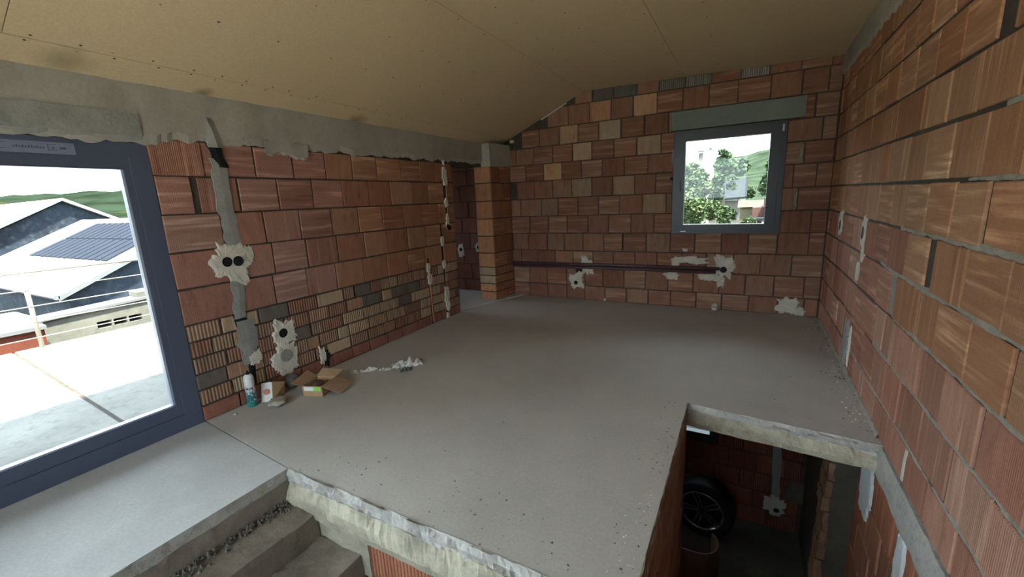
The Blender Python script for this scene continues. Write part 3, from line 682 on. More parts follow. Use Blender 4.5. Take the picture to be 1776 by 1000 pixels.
# right wall
blob(FR, wall_right, 'plaster_patch', 4.82, 1.10, 0.14, 0.22, 'gypsum', 0.012, 70, 0.3, 24, inner=(0.0, -0.02, 0.05))
blob(FR, wall_right, 'plaster_patch', 3.88, 1.09, 0.11, 0.24, 'gypsum', 0.012, 71, 0.3, 24, inner=(0.015, 0.0, 0.05))
blob(FR, wall_right, 'plaster_patch', 3.84, 0.94, 0.07, 0.12, 'gypsum', 0.010, 72); blob(FR, wall_right, 'plaster_patch', 3.92, 0.80, 0.08, 0.14, 'gypsum', 0.010, 73)
blob(FR, wall_right, 'mortar_smear', 4.05, 0.20, 0.16, 0.38, 'chase_mortar', 0.012, 74, 0.3, 24)
blob(FR, wall_right, 'plaster_patch', 3.90, 0.22, 0.05, 0.30, 'gypsum', 0.010, 75)
chase(FR, wall_right, [(3.03, 0.93), (3.03, 0.82), (3.03, 0.705)], 0.08, 'chase_mortar', -0.003, 12.0).data.flip_normals()
for z, a0, a1, w in ((0.945, 1.2, 3.35, .032), (1.19, 1.2, 3.05, .026), (0.70, 1.2, 2.95, .022), (0.452, 1.3, 3.3, .018), (1.432, 1.3, 2.3, .014), (1.678, 1.4, 2.1, .018), (0.20, 1.4, 4.0, .014)):
    ragged_strip(FR, wall_right, 'mortar_bed', a0, a1, z + w / 2, z - w / 2, 'mortar_light', 0.0055, z * 9, 0.012, 0.022, True, d0=-0.0045)
chase(FR, wall_right, [(2.935, 0.69), (2.935, 0.57), (2.93, 0.455)], 0.022, 'mortar_light', 0.004, 13.0, 'mortar_bed').data.flip_normals()
chase(FR, wall_right, [(2.46, 0.19), (2.465, 0.10), (2.47, 0.02)], 0.03, 'gypsum', 0.004, 14.0, 'mortar_bed').data.flip_normals()
ragged_strip(FR, wall_right, 'slab_edge', 0.3, 2.86, 0.0, -0.20, 'screed_edge', 0.016, 8.0, 0.016, 0.03, True)
ragged_strip(FR, wall_right, 'floor_fillet', 2.9, 5.4, 0.03, -0.03, 'mortar_light', 0.012, 18.0, 0.03, 0.03, True)
blob(FR, wall_right, 'plaster_patch', 2.98, -0.36, 0.30, 0.42, 'gypsum_white', 0.010, 76, 0.15, 28)
blob(FR, wall_right, 'plaster_patch', 2.32, -0.36, 0.12, 0.44, 'gypsum_white', 0.010, 77, 0.2, 28)

# ------------------------------------------------------------------ ceiling boards
ceiling = structure(empty('ceiling', (0, 0, 0)))
def board(x0, x1, y0, y1):
    g = 0.0018; p = [(x0 + g, y0 + g), (x1 - g, y0 + g), (x1 - g, y1 - g), (x0 + g, y1 - g)]
    m = MB(); m.hexa([(a, b, ceil_z(a)) for a, b in p] + [(a, b, ceil_z(a) + .0125) for a, b in p]); m.build('board', 'ceiling_board', ceiling)
board(0.0, 0.2, YF, D + .01)
for y0, y1 in ((YF, 0.775), (0.775, D + .01)): board(0.2, XRG, y0, y1)
for x0, x1 in ((XRG, 2.54), (2.54, 4.1)): board(x0, x1, YF, D + .01)
m = MB()
for y in [0.85 + 0.17 * i for i in range(16)]:
    for x in (0.185, 0.225):
        z = ceil_z(x); m.lathe([(0.0055, -0.002), (0.0055, 0.002)], 6, (x + rnd.uniform(-.01, .01), y + rnd.uniform(-.03, .03), z - .001))
for x in (0.62, 0.95):
    for y in [0.9 + 0.33 * i for i in range(13)]: m.lathe([(0.0055, -0.002), (0.0055, 0.002)], 6, (x + rnd.uniform(-.01, .01), y + rnd.uniform(-.05, .05), ceil_z(x) - .001))
for x in (1.30, 1.62, 2.0, 2.5, 2.9):
    for y in [2.5 + 0.35 * i for i in range(9)]: m.lathe([(0.005, -0.002), (0.005, 0.002)], 6, (x + rnd.uniform(-.01, .01), y + rnd.uniform(-.05, .05), ceil_z(x) - .001))
o = m.build('screw_heads', 'screw', ceiling); o['kind'] = 'stuff'
m = MB(); m.tube([(0.72, D - .012, ceil_z(.72) - .02), (0.9, D - .012, ceil_z(.9) - .015), (1.09, D - .012, ceil_z(1.09) - .016)], 0.008, 6); m.build('foam_strip', 'gypsum_white', ceiling)
m = MB(); m.lathe([(0.02, 0), (0.035, .01), (0.03, .04)], 8, (0.27, D - .05, 2.22)); m.build('foam_lump', 'foam', ceiling)
# roof over everything, with eaves
m = MB(); e = 0.42
prof = [(-e, ZL - 0.02), (0, ZL + .16), (XRG, ZRG + .16), (4.5, 2.82), (4.5, 3.0), (XRG, ZRG + .36), (-e, ZL + .14)]
m.prism(prof, 'y', YF - .5, D + .35); m.box(-2.7, -.3, 3.3, D + .35, 2.25, 2.45)
structure(m.build('roof', 'roof_grey'))

# ------------------------------------------------------------------ terrace door
door = structure(empty('door_1', (0, 0, 0)))
y0, y1, z0, z1 = DOOR; gy1, gz0, gz1 = 1.185, 0.182, 1.718
xf0, xf1 = -0.085, -0.004
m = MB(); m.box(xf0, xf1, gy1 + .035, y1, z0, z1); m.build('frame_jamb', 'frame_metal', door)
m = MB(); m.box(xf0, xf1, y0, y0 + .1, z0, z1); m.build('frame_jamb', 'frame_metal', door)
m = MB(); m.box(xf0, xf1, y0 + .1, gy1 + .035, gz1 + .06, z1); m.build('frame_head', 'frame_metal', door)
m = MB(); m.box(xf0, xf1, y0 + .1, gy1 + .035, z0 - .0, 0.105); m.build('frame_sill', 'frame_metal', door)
xs = xf1 - 0.007
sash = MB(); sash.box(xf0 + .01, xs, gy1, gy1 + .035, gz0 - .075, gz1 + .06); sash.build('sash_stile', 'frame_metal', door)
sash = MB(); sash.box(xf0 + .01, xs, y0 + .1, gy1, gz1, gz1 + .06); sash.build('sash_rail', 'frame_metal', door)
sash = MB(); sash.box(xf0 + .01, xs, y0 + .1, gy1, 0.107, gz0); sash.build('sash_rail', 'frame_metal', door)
m = MB(); m.box(-.062, -.020, gy1 - .012, gy1, gz0, gz1); m.build('glazing_bead', 'frame_edge', door)
m = MB(); m.box(-.062, -.020, y0 + .1, gy1, gz0, gz0 + .010); m.build('glazing_bead', 'frame_edge', door)
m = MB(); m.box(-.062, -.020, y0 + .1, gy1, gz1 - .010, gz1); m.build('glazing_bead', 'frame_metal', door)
m = MB(); m.box(-.046, -.040, y0 + .1, gy1, gz0, gz1); m.build('pane', 'glass', door)
tape = MB(); tape.box(xf1, xf1 + .0012, -0.2, 0.99, 1.775, 1.835); tape = tape.build('protective_tape', 'tape_film', door); tape['label'] = 'pale printed protective tape on the door head'
mk = MB(); q = xf1 + .0018
for ya, yb, za, zb in ((0.93, 0.955, 1.80, 1.812), (0.885, 0.92, 1.822, 1.825), (0.885, 0.92, 1.792, 1.795), (0.885, 0.888, 1.792, 1.825), (0.9, 0.91, 1.80, 1.81)): mk.box(q - .0006, q, ya, yb, za, zb)
for i in range(11): mk.box(q - .0006, q, 0.76 + i * .0105, 0.767 + i * .0105, 1.80, 1.800 + rnd.choice((.010, .013, .008)))
for ya, yb, za, zb in ((0.70, 0.735, 1.822, 1.825), (0.70, 0.735, 1.792, 1.795), (0.70, 0.703, 1.792, 1.825)): mk.box(q - .0006, q, ya, yb, za, zb)
for i in range(9): mk.box(q - .0006, q, 0.56 + i * .0105, 0.567 + i * .0105, 1.80, 1.800 + rnd.choice((.010, .013, .008)))
mk.build('tape_marks', 'tape_print', tape)
# unseen window behind the camera, added for fill light
wf = structure(empty('fill_window', (0, 0, 0)))
for bx in ((FILL_WIN[0], FILL_WIN[0] + .08, FILL_WIN[2], FILL_WIN[3]), (FILL_WIN[1] - .08, FILL_WIN[1], FILL_WIN[2], FILL_WIN[3]), (FILL_WIN[0] + .08, FILL_WIN[1] - .08, FILL_WIN[2], FILL_WIN[2] + .08), (FILL_WIN[0] + .08, FILL_WIN[1] - .08, FILL_WIN[3] - .08, FILL_WIN[3])):
    m = MB(); m.box(bx[0], bx[1], YF - .1, YF - .02, bx[2], bx[3]); m.build('frame_bar', 'window_frame', wf)
m = MB(); m.box(FILL_WIN[0] + .08, FILL_WIN[1] - .08, YF - .065, YF - .06, FILL_WIN[2] + .08, FILL_WIN[3] - .08); m.build('pane', 'glass', wf)

# ------------------------------------------------------------------ back window
win = structure(empty('window_1', (0, 0, 0)))
x0, x1, z0, z1 = WIN; gx0, gx1, gz0_, gz1_ = 2.584, 3.442, 1.045, 2.018
yf0, yf1 = D - .012, D + .075
for nm, bx in (('frame_jamb', (x0, x0 + .05, z0, z1)), ('frame_jamb', (x1 - .05, x1, z0, z1)), ('frame_sill', (x0 + .05, x1 - .05, z0, z0 + .05)), ('frame_head', (x0 + .05, x1 - .05, z1 - .05, z1))):
    m = MB(); m.box(bx[0], bx[1], yf0, yf1, bx[2], bx[3]); m.build(nm, 'window_frame', win)
for nm, bx in (('sash_stile', (x0 + .052, gx0, z0 + .052, z1 - .052)), ('sash_stile', (gx1, x1 - .052, z0 + .052, z1 - .052)), ('sash_rail', (gx0, gx1, z0 + .052, gz0_)), ('sash_rail', (gx0, gx1, gz1_, z1 - .052))):
    m = MB(); m.box(bx[0], bx[1], yf0 - .014, yf1 - .01, bx[2], bx[3]); m.build(nm, 'window_frame', win)
m = MB(); m.box(gx0, gx1, D + .02, D + .026, gz0_, gz1_); m.build('pane', 'glass', win)
m = MB(); m.box(2.525, 2.545, yf0 - .03, yf0 - .014, 1.43, 1.50); m.box(2.528, 2.542, yf0 - .05, yf0 - .03, 1.45, 1.48); m.box(2.528, 2.542, yf0 - .055, yf0 - .04, 1.46, 1.58); m.build('handle', 'window_frame', win)
m = MB(); m.box(x1 - .045, x1 - .028, yf0 - .010, yf0, 2.03, 2.10); m.build('hinge', 'frame_edge', win)
m = MB(); m.box(2.56, 2.62, yf0 - .002, yf0, 0.955, 0.967); m.build('maker_mark', 'frame_edge', win)

# ------------------------------------------------------------------ pipes along the back wall
for k, (z, x1_, lab) in enumerate(((0.512, 3.02, 'upper dark plum water pipe running along the back brick wall'), (0.468, 2.98, 'lower dark plum water pipe running along the back brick wall'))):
    m = MB(); m.tube([(0.10, D - .018, z - .012), (1.5, D - .018, z), (x1_, D - .018, z)], 0.021, 12)
    tag(m.build('water_pipe', 'pipe_grey', None, True), lab, 'pipe')

# ------------------------------------------------------------------ side room behind the doorway
m = MB(); m.box(-2.9, -2.6, 3.1, D + .3, -.2, 0.9); m.box(-2.9, -2.6, 3.1, D + .3, 2.0, 2.5); m.box(-2.9, -2.6, 3.1, 4.0, .9, 2.0); m.box(-2.9, -2.6, 5.0, D + .3, .9, 2.0)
structure(m.build('wall_side_room_left', 'plaster_grey'))
m = MB(); m.box(-2.6, -.28, 3.1, 3.4, -.2, 2.5); structure(m.build('wall_side_room_front', 'plaster_grey'))
m = MB(); m.box(-2.6, -.0, 3.4, D, 2.2, 2.24); structure(m.build('ceiling_side_room', 'ceiling_board'))
for r in range(9):
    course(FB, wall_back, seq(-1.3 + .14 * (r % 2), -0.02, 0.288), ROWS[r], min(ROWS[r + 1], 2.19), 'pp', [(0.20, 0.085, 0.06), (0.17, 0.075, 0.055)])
for a, z, w, h, sd, inn in ((-0.77, 0.66, .13, .24, 80, (0, .02, .03)), (-0.43, 0.72, .13, .16, 81, (0, .0, .03)), (-0.38, 0.52, .10, .30, 82, None), (-0.33, 0.30, .12, .22, 83, None)):
    blob(FB, wall_back, 'plaster_patch', a, z, w, h, 'gypsum', 0.012, sd, 0.35, 24, inner=inn)

# ------------------------------------------------------------------ lower storey seen down the stairwell
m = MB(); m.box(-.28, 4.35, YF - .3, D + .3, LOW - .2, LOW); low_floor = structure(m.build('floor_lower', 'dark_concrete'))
YL = 5.30; LW = (1.95, 3.13, -1.645, -0.75)
m = MB(); m.box(-.28, LW[0], YL + CORE, D + .3, LOW, -.15); m.box(LW[1], 4.1, YL + CORE, D + .3, LOW, -.15); m.box(LW[0], LW[1], YL + CORE, D + .3, LOW, LW[2]); m.box(LW[0], LW[1], YL + CORE, D + .3, LW[3], -.15)
low_back = structure(m.build('wall_lower_back', 'mortar'))
FLB = Frame((0, YL, 0), 0.0, -1)
zz = [LOW, -2.38, -2.14, -1.895, -1.65, -1.405, -1.16, -0.915, -0.67, -0.43, -0.16]
for r in range(len(zz) - 1):
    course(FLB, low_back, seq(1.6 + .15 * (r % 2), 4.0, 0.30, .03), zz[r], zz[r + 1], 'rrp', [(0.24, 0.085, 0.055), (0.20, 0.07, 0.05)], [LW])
lw = structure(empty('window_3', (0, 0, 0)))
for bx in ((LW[0], LW[0] + .1, LW[2], LW[3]), (LW[1] - .105, LW[1], LW[2], LW[3]), (LW[0] + .1, LW[1] - .105, LW[2], LW[2] + .10), (LW[0] + .1, LW[1] - .105, LW[3] - .1, LW[3])):
    m = MB(); m.box(bx[0], bx[1], YL + .02, YL + .1, bx[2], bx[3]); m.build('frame_bar', 'window_frame', lw)
m = MB(); m.box(LW[0] + .1, LW[1] - .105, YL + .06, YL + .065, LW[2] + .1, LW[3] - .1); m.build('pane', 'glass', lw)
chase(FLB, low_back, [(3.73, -1.2), (3.745, -1.55), (3.77, -2.16)], 0.09, 'chase_mortar', 0.012, 20.0)
blob(FLB, low_back, 'plaster_patch', 3.77, -2.27, 0.26, 0.24, 'gypsum', 0.014, 90, 0.4, 28); socket(FLB, low_back, 3.79, -2.33, 0.03, 0.012)
blob(FLB, low_back, 'mortar_smear', 3.98, -2.05, 0.24, 0.30, 'dark_concrete', 0.012, 91, 0.3, 24)
# walls flanking the stairwell
m = MB(); m.box(2.72, HX - CORE, SY + .02, HY0 - .02, LOW, -.15); wsr = structure(m.build('wall_stair_right', 'mortar'))
FSR = Frame((HX, 0, 0), math.pi / 2, -1)
zz2 = [-2.55, -2.31, -2.07, -1.83, -1.59, -1.35, -1.11, -0.87, -0.63, -0.39, -0.15, -0.03]
for r in range(len(zz2) - 1):
    course(FSR, wsr, seq(SY + .03 + .14 * (r % 2), HY0 - .01, 0.29, .03), zz2[r], zz2[r + 1], 'vp', [(0.27, 0.15, 0.10), (0.30, 0.175, 0.12), (0.24, 0.125, 0.085)], gap=.008)
m = MB(); m.box(1.66, 2.72, SY + CORE, SY + .25, LOW, -.16); wsb = structure(m.build('wall_stair_back', 'mortar'))
FSB = Frame((0, SY, 0), 0.0, -1)
for r, (a, b_) in enumerate(((-0.46, -0.225), (-0.70, -0.46), (-0.94, -0.70), (-1.18, -0.94))):
    course(FSB, wsb, seq(1.63 + .14 * (r % 2), HX - .01, 0.45, .03), a, b_, 'r', [(0.46, 0.185, 0.115), (0.42, 0.165, 0.10)], gap=.008)
# other lower walls, out of sight; left one has an opening added for light
m = MB(); m.box(-.28, 0, YF, 3.0, LOW, -.15); m.box(-.28, 0, 5.0, D, LOW, -.15); m.box(-.28, 0, 3.0, 5.0, LOW, -1.7); m.box(-.28, 0, 3.0, 5.0, -.7, -.15); structure(m.build('wall_lower_left', 'plaster_grey'))
# short wall stub by the right wall, its broken brick end towards the stairwell
pil = structure(empty('wall_stub', (0, 0, 0)))
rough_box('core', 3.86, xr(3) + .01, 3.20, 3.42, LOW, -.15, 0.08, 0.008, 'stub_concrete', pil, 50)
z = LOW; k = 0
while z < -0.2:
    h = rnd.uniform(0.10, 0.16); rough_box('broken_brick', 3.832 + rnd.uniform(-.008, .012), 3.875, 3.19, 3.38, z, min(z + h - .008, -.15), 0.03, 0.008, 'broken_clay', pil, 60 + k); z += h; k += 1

# wheel on the lower floor
wh = empty('car_wheel', (3.02, 4.90, LOW), 0.0); tag(wh, 'black car tyre on a five double-spoke alloy rim, standing in the dark lower room', 'wheel')
def ring_mesh(prof, seg=48):   # revolve (radius, depth) about local Y at height r0
    V = []; F = []; k = len(prof)
    for j in range(seg):
        a = 2 * math.pi * j / seg
        for r, d in prof: V.append((r * math.cos(a), d, 0.345 + r * math.sin(a)))
    for j in range(seg):
        q = (j + 1) % seg
        for i in range(k): p = (i + 1) % k; F.append((j * k + i, j * k + p, q * k + p, q * k + i))
    return V, F
wh.rotation_euler = (0, 0, math.radians(-8))
V, F = ring_mesh([(0.235, -.10), (0.262, -.118), (0.315, -.118), (0.338, -.10), (0.345, -.06), (0.336, -.055), (0.345, -.03), (0.336, 0), (0.345, .03), (0.345, .06), (0.338, .10), (0.31, .118), (0.235, .10)])
add_obj('tyre', make_mesh(V, F, 'rubber', True), wh)
V, F = ring_mesh([(0.225, -.105), (0.243, -.112), (0.245, -.10), (0.235, .09), (0.215, .09), (0.218, -.085)]); rim = add_obj('rim', make_mesh(V, F, 'alloy', True), wh)
V, F = ring_mesh([(0.01, -.03), (0.217, -.02), (0.217, .0), (0.01, .0)], 32); add_obj('brake_disc', make_mesh(V, F, 'alloy_dark'), wh)
for i in range(5):
    for s_ in (-1, 1):
        a = math.radians(90 + 72 * i + 20); m = MB(); c, s = math.cos(a), math.sin(a)
        def pp(r, t, d): return (r * c - t * s, d, 0.345 + r * s + t * c)
        t0, t1 = s_ * 0.016, s_ * 0.030
        m.hexa([pp(.04, t0 - .010, -.075), pp(.04, t0 + .010, -.075), pp(.226, t1 + .008, -.098), pp(.226, t1 - .008, -.098), pp(.04, t0 - .006, -.095), pp(.04, t0 + .006, -.095), pp(.226, t1 + .005, -.108), pp(.226, t1 - .005, -.108)])
        m.build('spoke', 'alloy', rim)
V, F = ring_mesh([(0.001, -.098), (0.045, -.094), (0.05, -.07), (0.001, -.07)], 20); add_obj('hub_cap', make_mesh(V, F, 'alloy_dark', True), rim)
# bent brown board
bb = MB(); n_ = 16; R_ = 0.20
for i in range(n_ + 1):
    a = math.radians(-100 + 150 * i / n_); 
    for rr_, z in ((R_, LOW), (R_, -2.14), (R_ - .012, -2.14), (R_ - .012, LOW)): bb.v.append((3.02 + rr_ * math.cos(a) - (0.0 if i else .3), 4.20 + rr_ * math.sin(a), z))
for i in range(n_):
    for k in range(4): q = (k + 1) % 4; bb.face([i * 4 + k, i * 4 + q, i * 4 + 4 + q, i * 4 + 4 + k])
bb.face([3, 2, 1, 0]); bb.face([n_ * 4 + k for k in range(4)])
tag(bb.build('bent_board', 'brown_board', None, True), 'brown bent board standing on the lower floor before the wheel', 'board')

# ------------------------------------------------------------------ things on the upper floor
can = empty('foam_can', (0.075, 1.615, 0)); tag(can, 'tall white and teal foam can standing against the brick wall', 'can')
m = MB(); m.lathe([(0.031, 0.0), (0.034, 0.004), (0.034, 0.222), (0.033, 0.226)], 28); m.build('can_body', 'can_print', can, True)
m = MB(); m.lathe([(0.033, 0.226), (0.030, 0.238), (0.021, 0.249), (0.014, 0.252)], 28); m.build('dome', 'paper_white', can, True)
m = MB(); m.lathe([(0.012, 0.252), (0.012, 0.262), (0.006, 0.264), (0.006, 0.278)], 16); m.build('valve', 'black', can, True)

def lump(name, loc, r, mat, seed, label, cat, parent=None):
    V = []; F = []; nu, nv = 18, 10
    for i in range(nv + 1):
        th = math.pi * i / nv
        for j in range(nu):
            ph = 2 * math.pi * j / nu; d = Vector((math.sin(th) * math.cos(ph), math.sin(th) * math.sin(ph), math.cos(th)))
            k = 1 + 0.28 * noise.noise(d * 1.7 + Vector((seed, 0, 0))) + 0.10 * noise.noise(d * 5 + Vector((seed, 3, 0)))
            V.append((d.x * r[0] * k, d.y * r[1] * k, max(0, r[2] + d.z * r[2] * k)))
    for i in range(nv):
        for j in range(nu): q = (j + 1) % nu; F.append((i * nu + j, (i + 1) * nu + j, (i + 1) * nu + q, i * nu + q))
    o = add_obj(name, make_mesh(V, F, mat, True), parent, loc)
    if label: tag(o, label, cat)
    return o
lump('stone', (0.245, 1.70, 0), (0.062, 0.075, 0.028), 'stone', 2.0, 'flat grey stone lying on the floor beside the foam can', 'stone').rotation_euler = (0, 0, 0.6)

# open cardboard box
def sheet(m, p, t=0.004):   # thin quad with thickness
    p = [Vector(q) for q in p]; n_ = (p[1] - p[0]).cross(p[3] - p[0]).normalized() * t; m.hexa([*p, *[q + n_ for q in p]]); return m
box = empty('cardboard_box', (0.34, 2.0, 0), math.radians(20)); tag(box, 'small open cardboard box with a green and white label and raised flaps', 'box')
bw, bd, bh = 0.085, 0.10, 0.085     # half width (x), half depth (y), height
for nm, p in (('side_panel', [(-bw, -bd, 0), (bw, -bd, 0), (bw, -bd, bh), (-bw, -bd, bh)]), ('side_panel', [(bw, bd, 0), (-bw, bd, 0), (-bw, bd, bh), (bw, bd, bh)]),
              ('side_panel', [(bw, -bd, 0), (bw, bd, 0), (bw, bd, bh), (bw, -bd, bh)]), ('side_panel', [(-bw, bd, 0), (-bw, -bd, 0), (-bw, -bd, bh), (-bw, bd, bh)]), ('bottom_panel', [(-bw, -bd, 0.005), (-bw, bd, 0.005), (bw, bd, 0.005), (bw, -bd, 0.005)])):
    m = MB(); sheet(m, p, -0.004 if nm == 'side_panel' else .003); m.build(nm, 'cardboard', box)
for p in ([(bw, -bd, bh), (bw, bd, bh), (bw + .13, bd + .02, 0.035), (bw + .13, -bd + .03, 0.015)], [(bw, bd, bh), (-bw, bd, bh), (-bw + .02, bd + .06, bh + .045), (bw + .03, bd + .07, bh + .03)], [(-bw, bd, bh), (-bw, -bd, bh), (-bw - .075, -bd - .02, bh + .03), (-bw - .075, bd, bh + .05)]):
    m = MB(); sheet(m, p, 0.003); m.build('flap', 'cardboard_inner', box)
m = MB(); m.box(-bw + .02, 0.012, -bd - .0052, -bd - .0042, bh - .036, bh - .004); m.build('label_white', 'paper_white', box)
m = MB(); m.box(0.012, bw - .01, -bd - .0052, -bd - .0042, bh - .036, bh - .004); m.build('label_green', 'label_green', box)
hs = lump('grey_fitting', (0.335, 1.99, 0.05), (0.04, 0.05, 0.02), 'pipe_grey', 5.0, 'crumpled grey fitting lying inside the open cardboard box', 'fitting')
sb = empty('carton_scrap', (0.115, 1.72, 0), math.radians(30)); tag(sb, 'torn white-and-brown carton leaning between the box and the can', 'carton')
m = MB(); sheet(m, [(-.05, -.02, 0), (.035, -.02, 0), (.02, .03, .14), (-.06, .03, .13)]); m.build('front_panel', 'plastic_film', sb)
m = MB(); sheet(m, [(.035, -.02, 0), (.06, .10, 0), (.07, .11, .10), (.02, .03, .14)]); m.build('side_panel', 'cardboard', sb)
m = MB(); sheet(m, [(.02, .03, .14), (.07, .11, .10), (.10, .08, .12), (.06, .01, .15)]); m.build('flap', 'cardboard_inner', sb)
m = MB(); m.lathe([(0.022, 0), (0.022, .002)], 16); o = m.build('printed_spot', 'label_red', sb); o.location = (-.012, -.006, .075); o.rotation_euler = (math.radians(70), 0, 0)
o = lump('dark_rag', (0.075, 1.95, 0), (0.05, 0.06, 0.06), 'plastic_dark', 8.0, 'dark crumpled rag between the carton scrap and the wall', 'rag')

def crumple(name, loc, w, d, h, mat, seed, label, cat, group=None, rz=0.0):
    n_ = 16; V = []; F = []
    for i in range(n_ + 1):
        for j in range(n_ + 1):
            x, y = (i / n_ - .5), (j / n_ - .5)
            e = 1 + 0.25 * noise.noise(Vector((x * 3, y * 3, seed)))
            z = h * abs(noise.noise(Vector((x * 4, y * 4, seed + 3)))) * 2.2 * (1 - 1.6 * max(abs(x), abs(y)) ** 1.5) + .3 * h * abs(noise.noise(Vector((x * 13, y * 13, seed))))
            V.append((x * w * e, y * d * e * (1 - 0.5 * abs(x)), max(0.002, z)))
    for i in range(n_):
        for j in range(n_): a = i * (n_ + 1) + j; F.append((a, a + n_ + 1, a + n_ + 2, a + 1))
    o = add_obj(name, make_mesh(V, F, mat), None, loc, rz); md = o.modifiers.new('thick', 'SOLIDIFY'); md.thickness = 0.0015
    return tag(o, label, cat, group)
crumple('plastic_wrap', (0.63, 2.69, 0), 0.26, 0.15, 0.06, 'plastic_film', 1.0, 'largest crumpled clear plastic wrap on the floor, farthest from the box', 'plastic', None, 0.9)
crumple('plastic_wrap', (0.52, 2.53, 0), 0.10, 0.05, 0.025, 'plastic_film', 2.0, 'narrow twisted plastic strip just left of the largest plastic wrap', 'plastic', None, 0.7)
crumple('plastic_wrap', (0.39, 2.46, 0), 0.15, 0.06, 0.025, 'plastic_film', 3.0, 'crumpled silvery foil scrap midway between the box and plastic wrap', 'foil', None, 0.9)
crumple('plastic_wrap', (0.31, 2.36, 0), 0.09, 0.05, 0.03, 'plastic_film', 4.0, 'small crumpled plastic scrap nearest the cardboard box', 'plastic', None, 0.2)
crumple('plastic_wrap', (0.70, 2.60, 0), 0.10, 0.07, 0.03, 'plastic_dark', 5.0, 'dark scrap of foil under the front edge of plastic wrap', 'foil', None, 0.9)
lump('gypsum_lump', (2.99, D - .05, 0), (0.035, 0.03, 0.025), 'gypsum', 9.0, 'white plaster lump on the floor under the back wall pipe end', 'plaster lump')
lump('gypsum_lump', (0.10, 1.47, 0), (0.016, 0.013, 0.006), 'gypsum', 10.0, 'tiny white plaster crumb on the floor beside the door jamb', 'crumb')
# crumbs strewn over the floor: uncountable
m = MB()
def crumb(x, y, r):
    b = len(m.v); h = r * rnd.uniform(.4, .9)
    for k in range(5): a = 6.283 * k / 5 + rnd.random(); q = r * rnd.uniform(.7, 1.2); m.v.append((x + q * math.cos(a), y + q * math.sin(a), 0.0))
    m.v.append((x, y, h))
    for k in range(5): m.face([b + k, b + (k + 1) % 5, b + 5])
for i in range(230):
    x, y = rnd.uniform(0.1, 3.95), rnd.uniform(1.25, 5.5)
    if x > HX - .02 and y < HY0 + .02: continue
    if rnd.random() < 0.5: x, y = rnd.uniform(1.1, 2.95), SY + abs(rnd.gauss(0, .25)) + .01
    m.cur = rnd.choice((0, 0, 1)); crumb(x, y, rnd.choice((.002, .003, .004, .006)))
for i in range(160):
    y = rnd.uniform(2.95, 5.5); m.cur = rnd.choice((0, 1)); crumb(xr(y) - abs(rnd.gauss(0.03, .06)) - .01, y, rnd.choice((.004, .006, .009)))
for i in range(90):
    m.cur = rnd.choice((0, 1)); crumb(HX - abs(rnd.gauss(0.02, .06)) - .02, rnd.uniform(1.3, 2.9), rnd.choice((.003, .005)))
o = m.build('floor_crumbs', ['dark_concrete', 'gypsum']); o['kind'] = 'stuff'; o['label'] = 'dark and white crumbs of mortar strewn over the floor'; o['category'] = 'crumbs'

# ------------------------------------------------------------------ outside, terrace side
m = MB(); m.box(-400, 400, -300, 400, -3.4, -3.0); structure(m.build('ground', 'meadow'))
m = MB(); m.box(-12, 14, -26, YF - .35, -3.02, -2.97); structure(m.build('bounce_ground', 'bounce_pale'))  # added reflector: bounces sunlight in through the opening behind the camera
terrace = structure(empty('terrace', (0, 0, 0)))
TZ = 0.05
m = MB(); m.box(-3.62, -.29, -6, 3.1, -.25, TZ - .012); m.build('terrace_slab', 'mortar', terrace)
ys = [-6, -4.7, -2.4, -0.7, 1.10, 2.42, 3.1]
for i in range(len(ys) - 1):
    g = .014; sk = 0.055
    p = [(-3.62, ys[i] + g + sk * 1.7), (-.09, ys[i] + g - sk * 1.7), (-.09, ys[i + 1] - g - sk * 1.7), (-3.62, ys[i + 1] - g + sk * 1.7)]
    m = MB(); m.hexa([(a, b, TZ - .012) for a, b in p] + [(a, b, TZ) for a, b in p]); m.build('paving_slab', 'terrace_stone', terrace)
rail = empty('terrace_railing', (-3.5, 1.39, TZ)); tag(rail, 'stainless steel railing with thin rods along the terrace edge', 'railing')
for y in (-3.7, -1.2, 1.39 - 1.39, 3.0):
    m = MB(); m.tube([(0, y, 0), (0, y, .84)], 0.021, 14); m.build('post', 'steel', rail, True)
    m = MB(); m.lathe([(.045, 0), (.045, .008), (.022, .012)], 16, (0, y, 0)); m.build('foot_plate', 'steel', rail)
m = MB(); m.tube([(0, -6.5, .862), (0, 3.4, .842)], 0.017, 14); m.build('handrail', 'steel', rail, True)
for z in (.665, .485, .315, .14):
    m = MB(); m.tube([(0.02, -6.5, z), (0.02, 3.4, z - .012)], 0.0055, 8); m.build('rod', 'steel', rail, True)
# low neighbouring walls just beyond the terrace
lwall = empty('low_wall', (-5.4, 2.6, -3)); tag(lwall, 'low grey concrete wall with three small vents beyond the terrace', 'wall')
def L(m, x0, x1, y0, y1, z0, z1): m.box(x0 + 5.4, x1 + 5.4, y0 - 2.6, y1 - 2.6, z0 + 3, z1 + 3); return m
m = MB(); L(m, -5.7, -5.4, 1.85, 2.40, -3, .04); L(m, -5.7, -5.4, 2.96, 6.0, -3, .22); L(m, -5.7, -5.4, 2.40, 2.96, -3, -.235); L(m, -5.7, -5.4, 2.40, 2.96, -.13, .10); L(m, -5.7, -5.4, 2.575, 2.60, -.235, -.13); L(m, -5.7, -5.4, 2.765, 2.79, -.235, -.13); m.build('wall_body', 'plaster_grey', lwall)
m = MB(); L(m, -5.66, -5.60, 2.40, 2.96, -.235, -.13); m.build('vent_back', 'black', lwall)
m = MB(); m.hexa([(-.34, -.78, 3.035), (.04, -.78, 3.035), (.04, 3.4, 3.24), (-.34, 3.4, 3.24), (-.34, -.78, 3.075), (.04, -.78, 3.075), (.04, 3.4, 3.28), (-.34, 3.4, 3.28)]); m.build('coping', 'roof_edge', lwall)
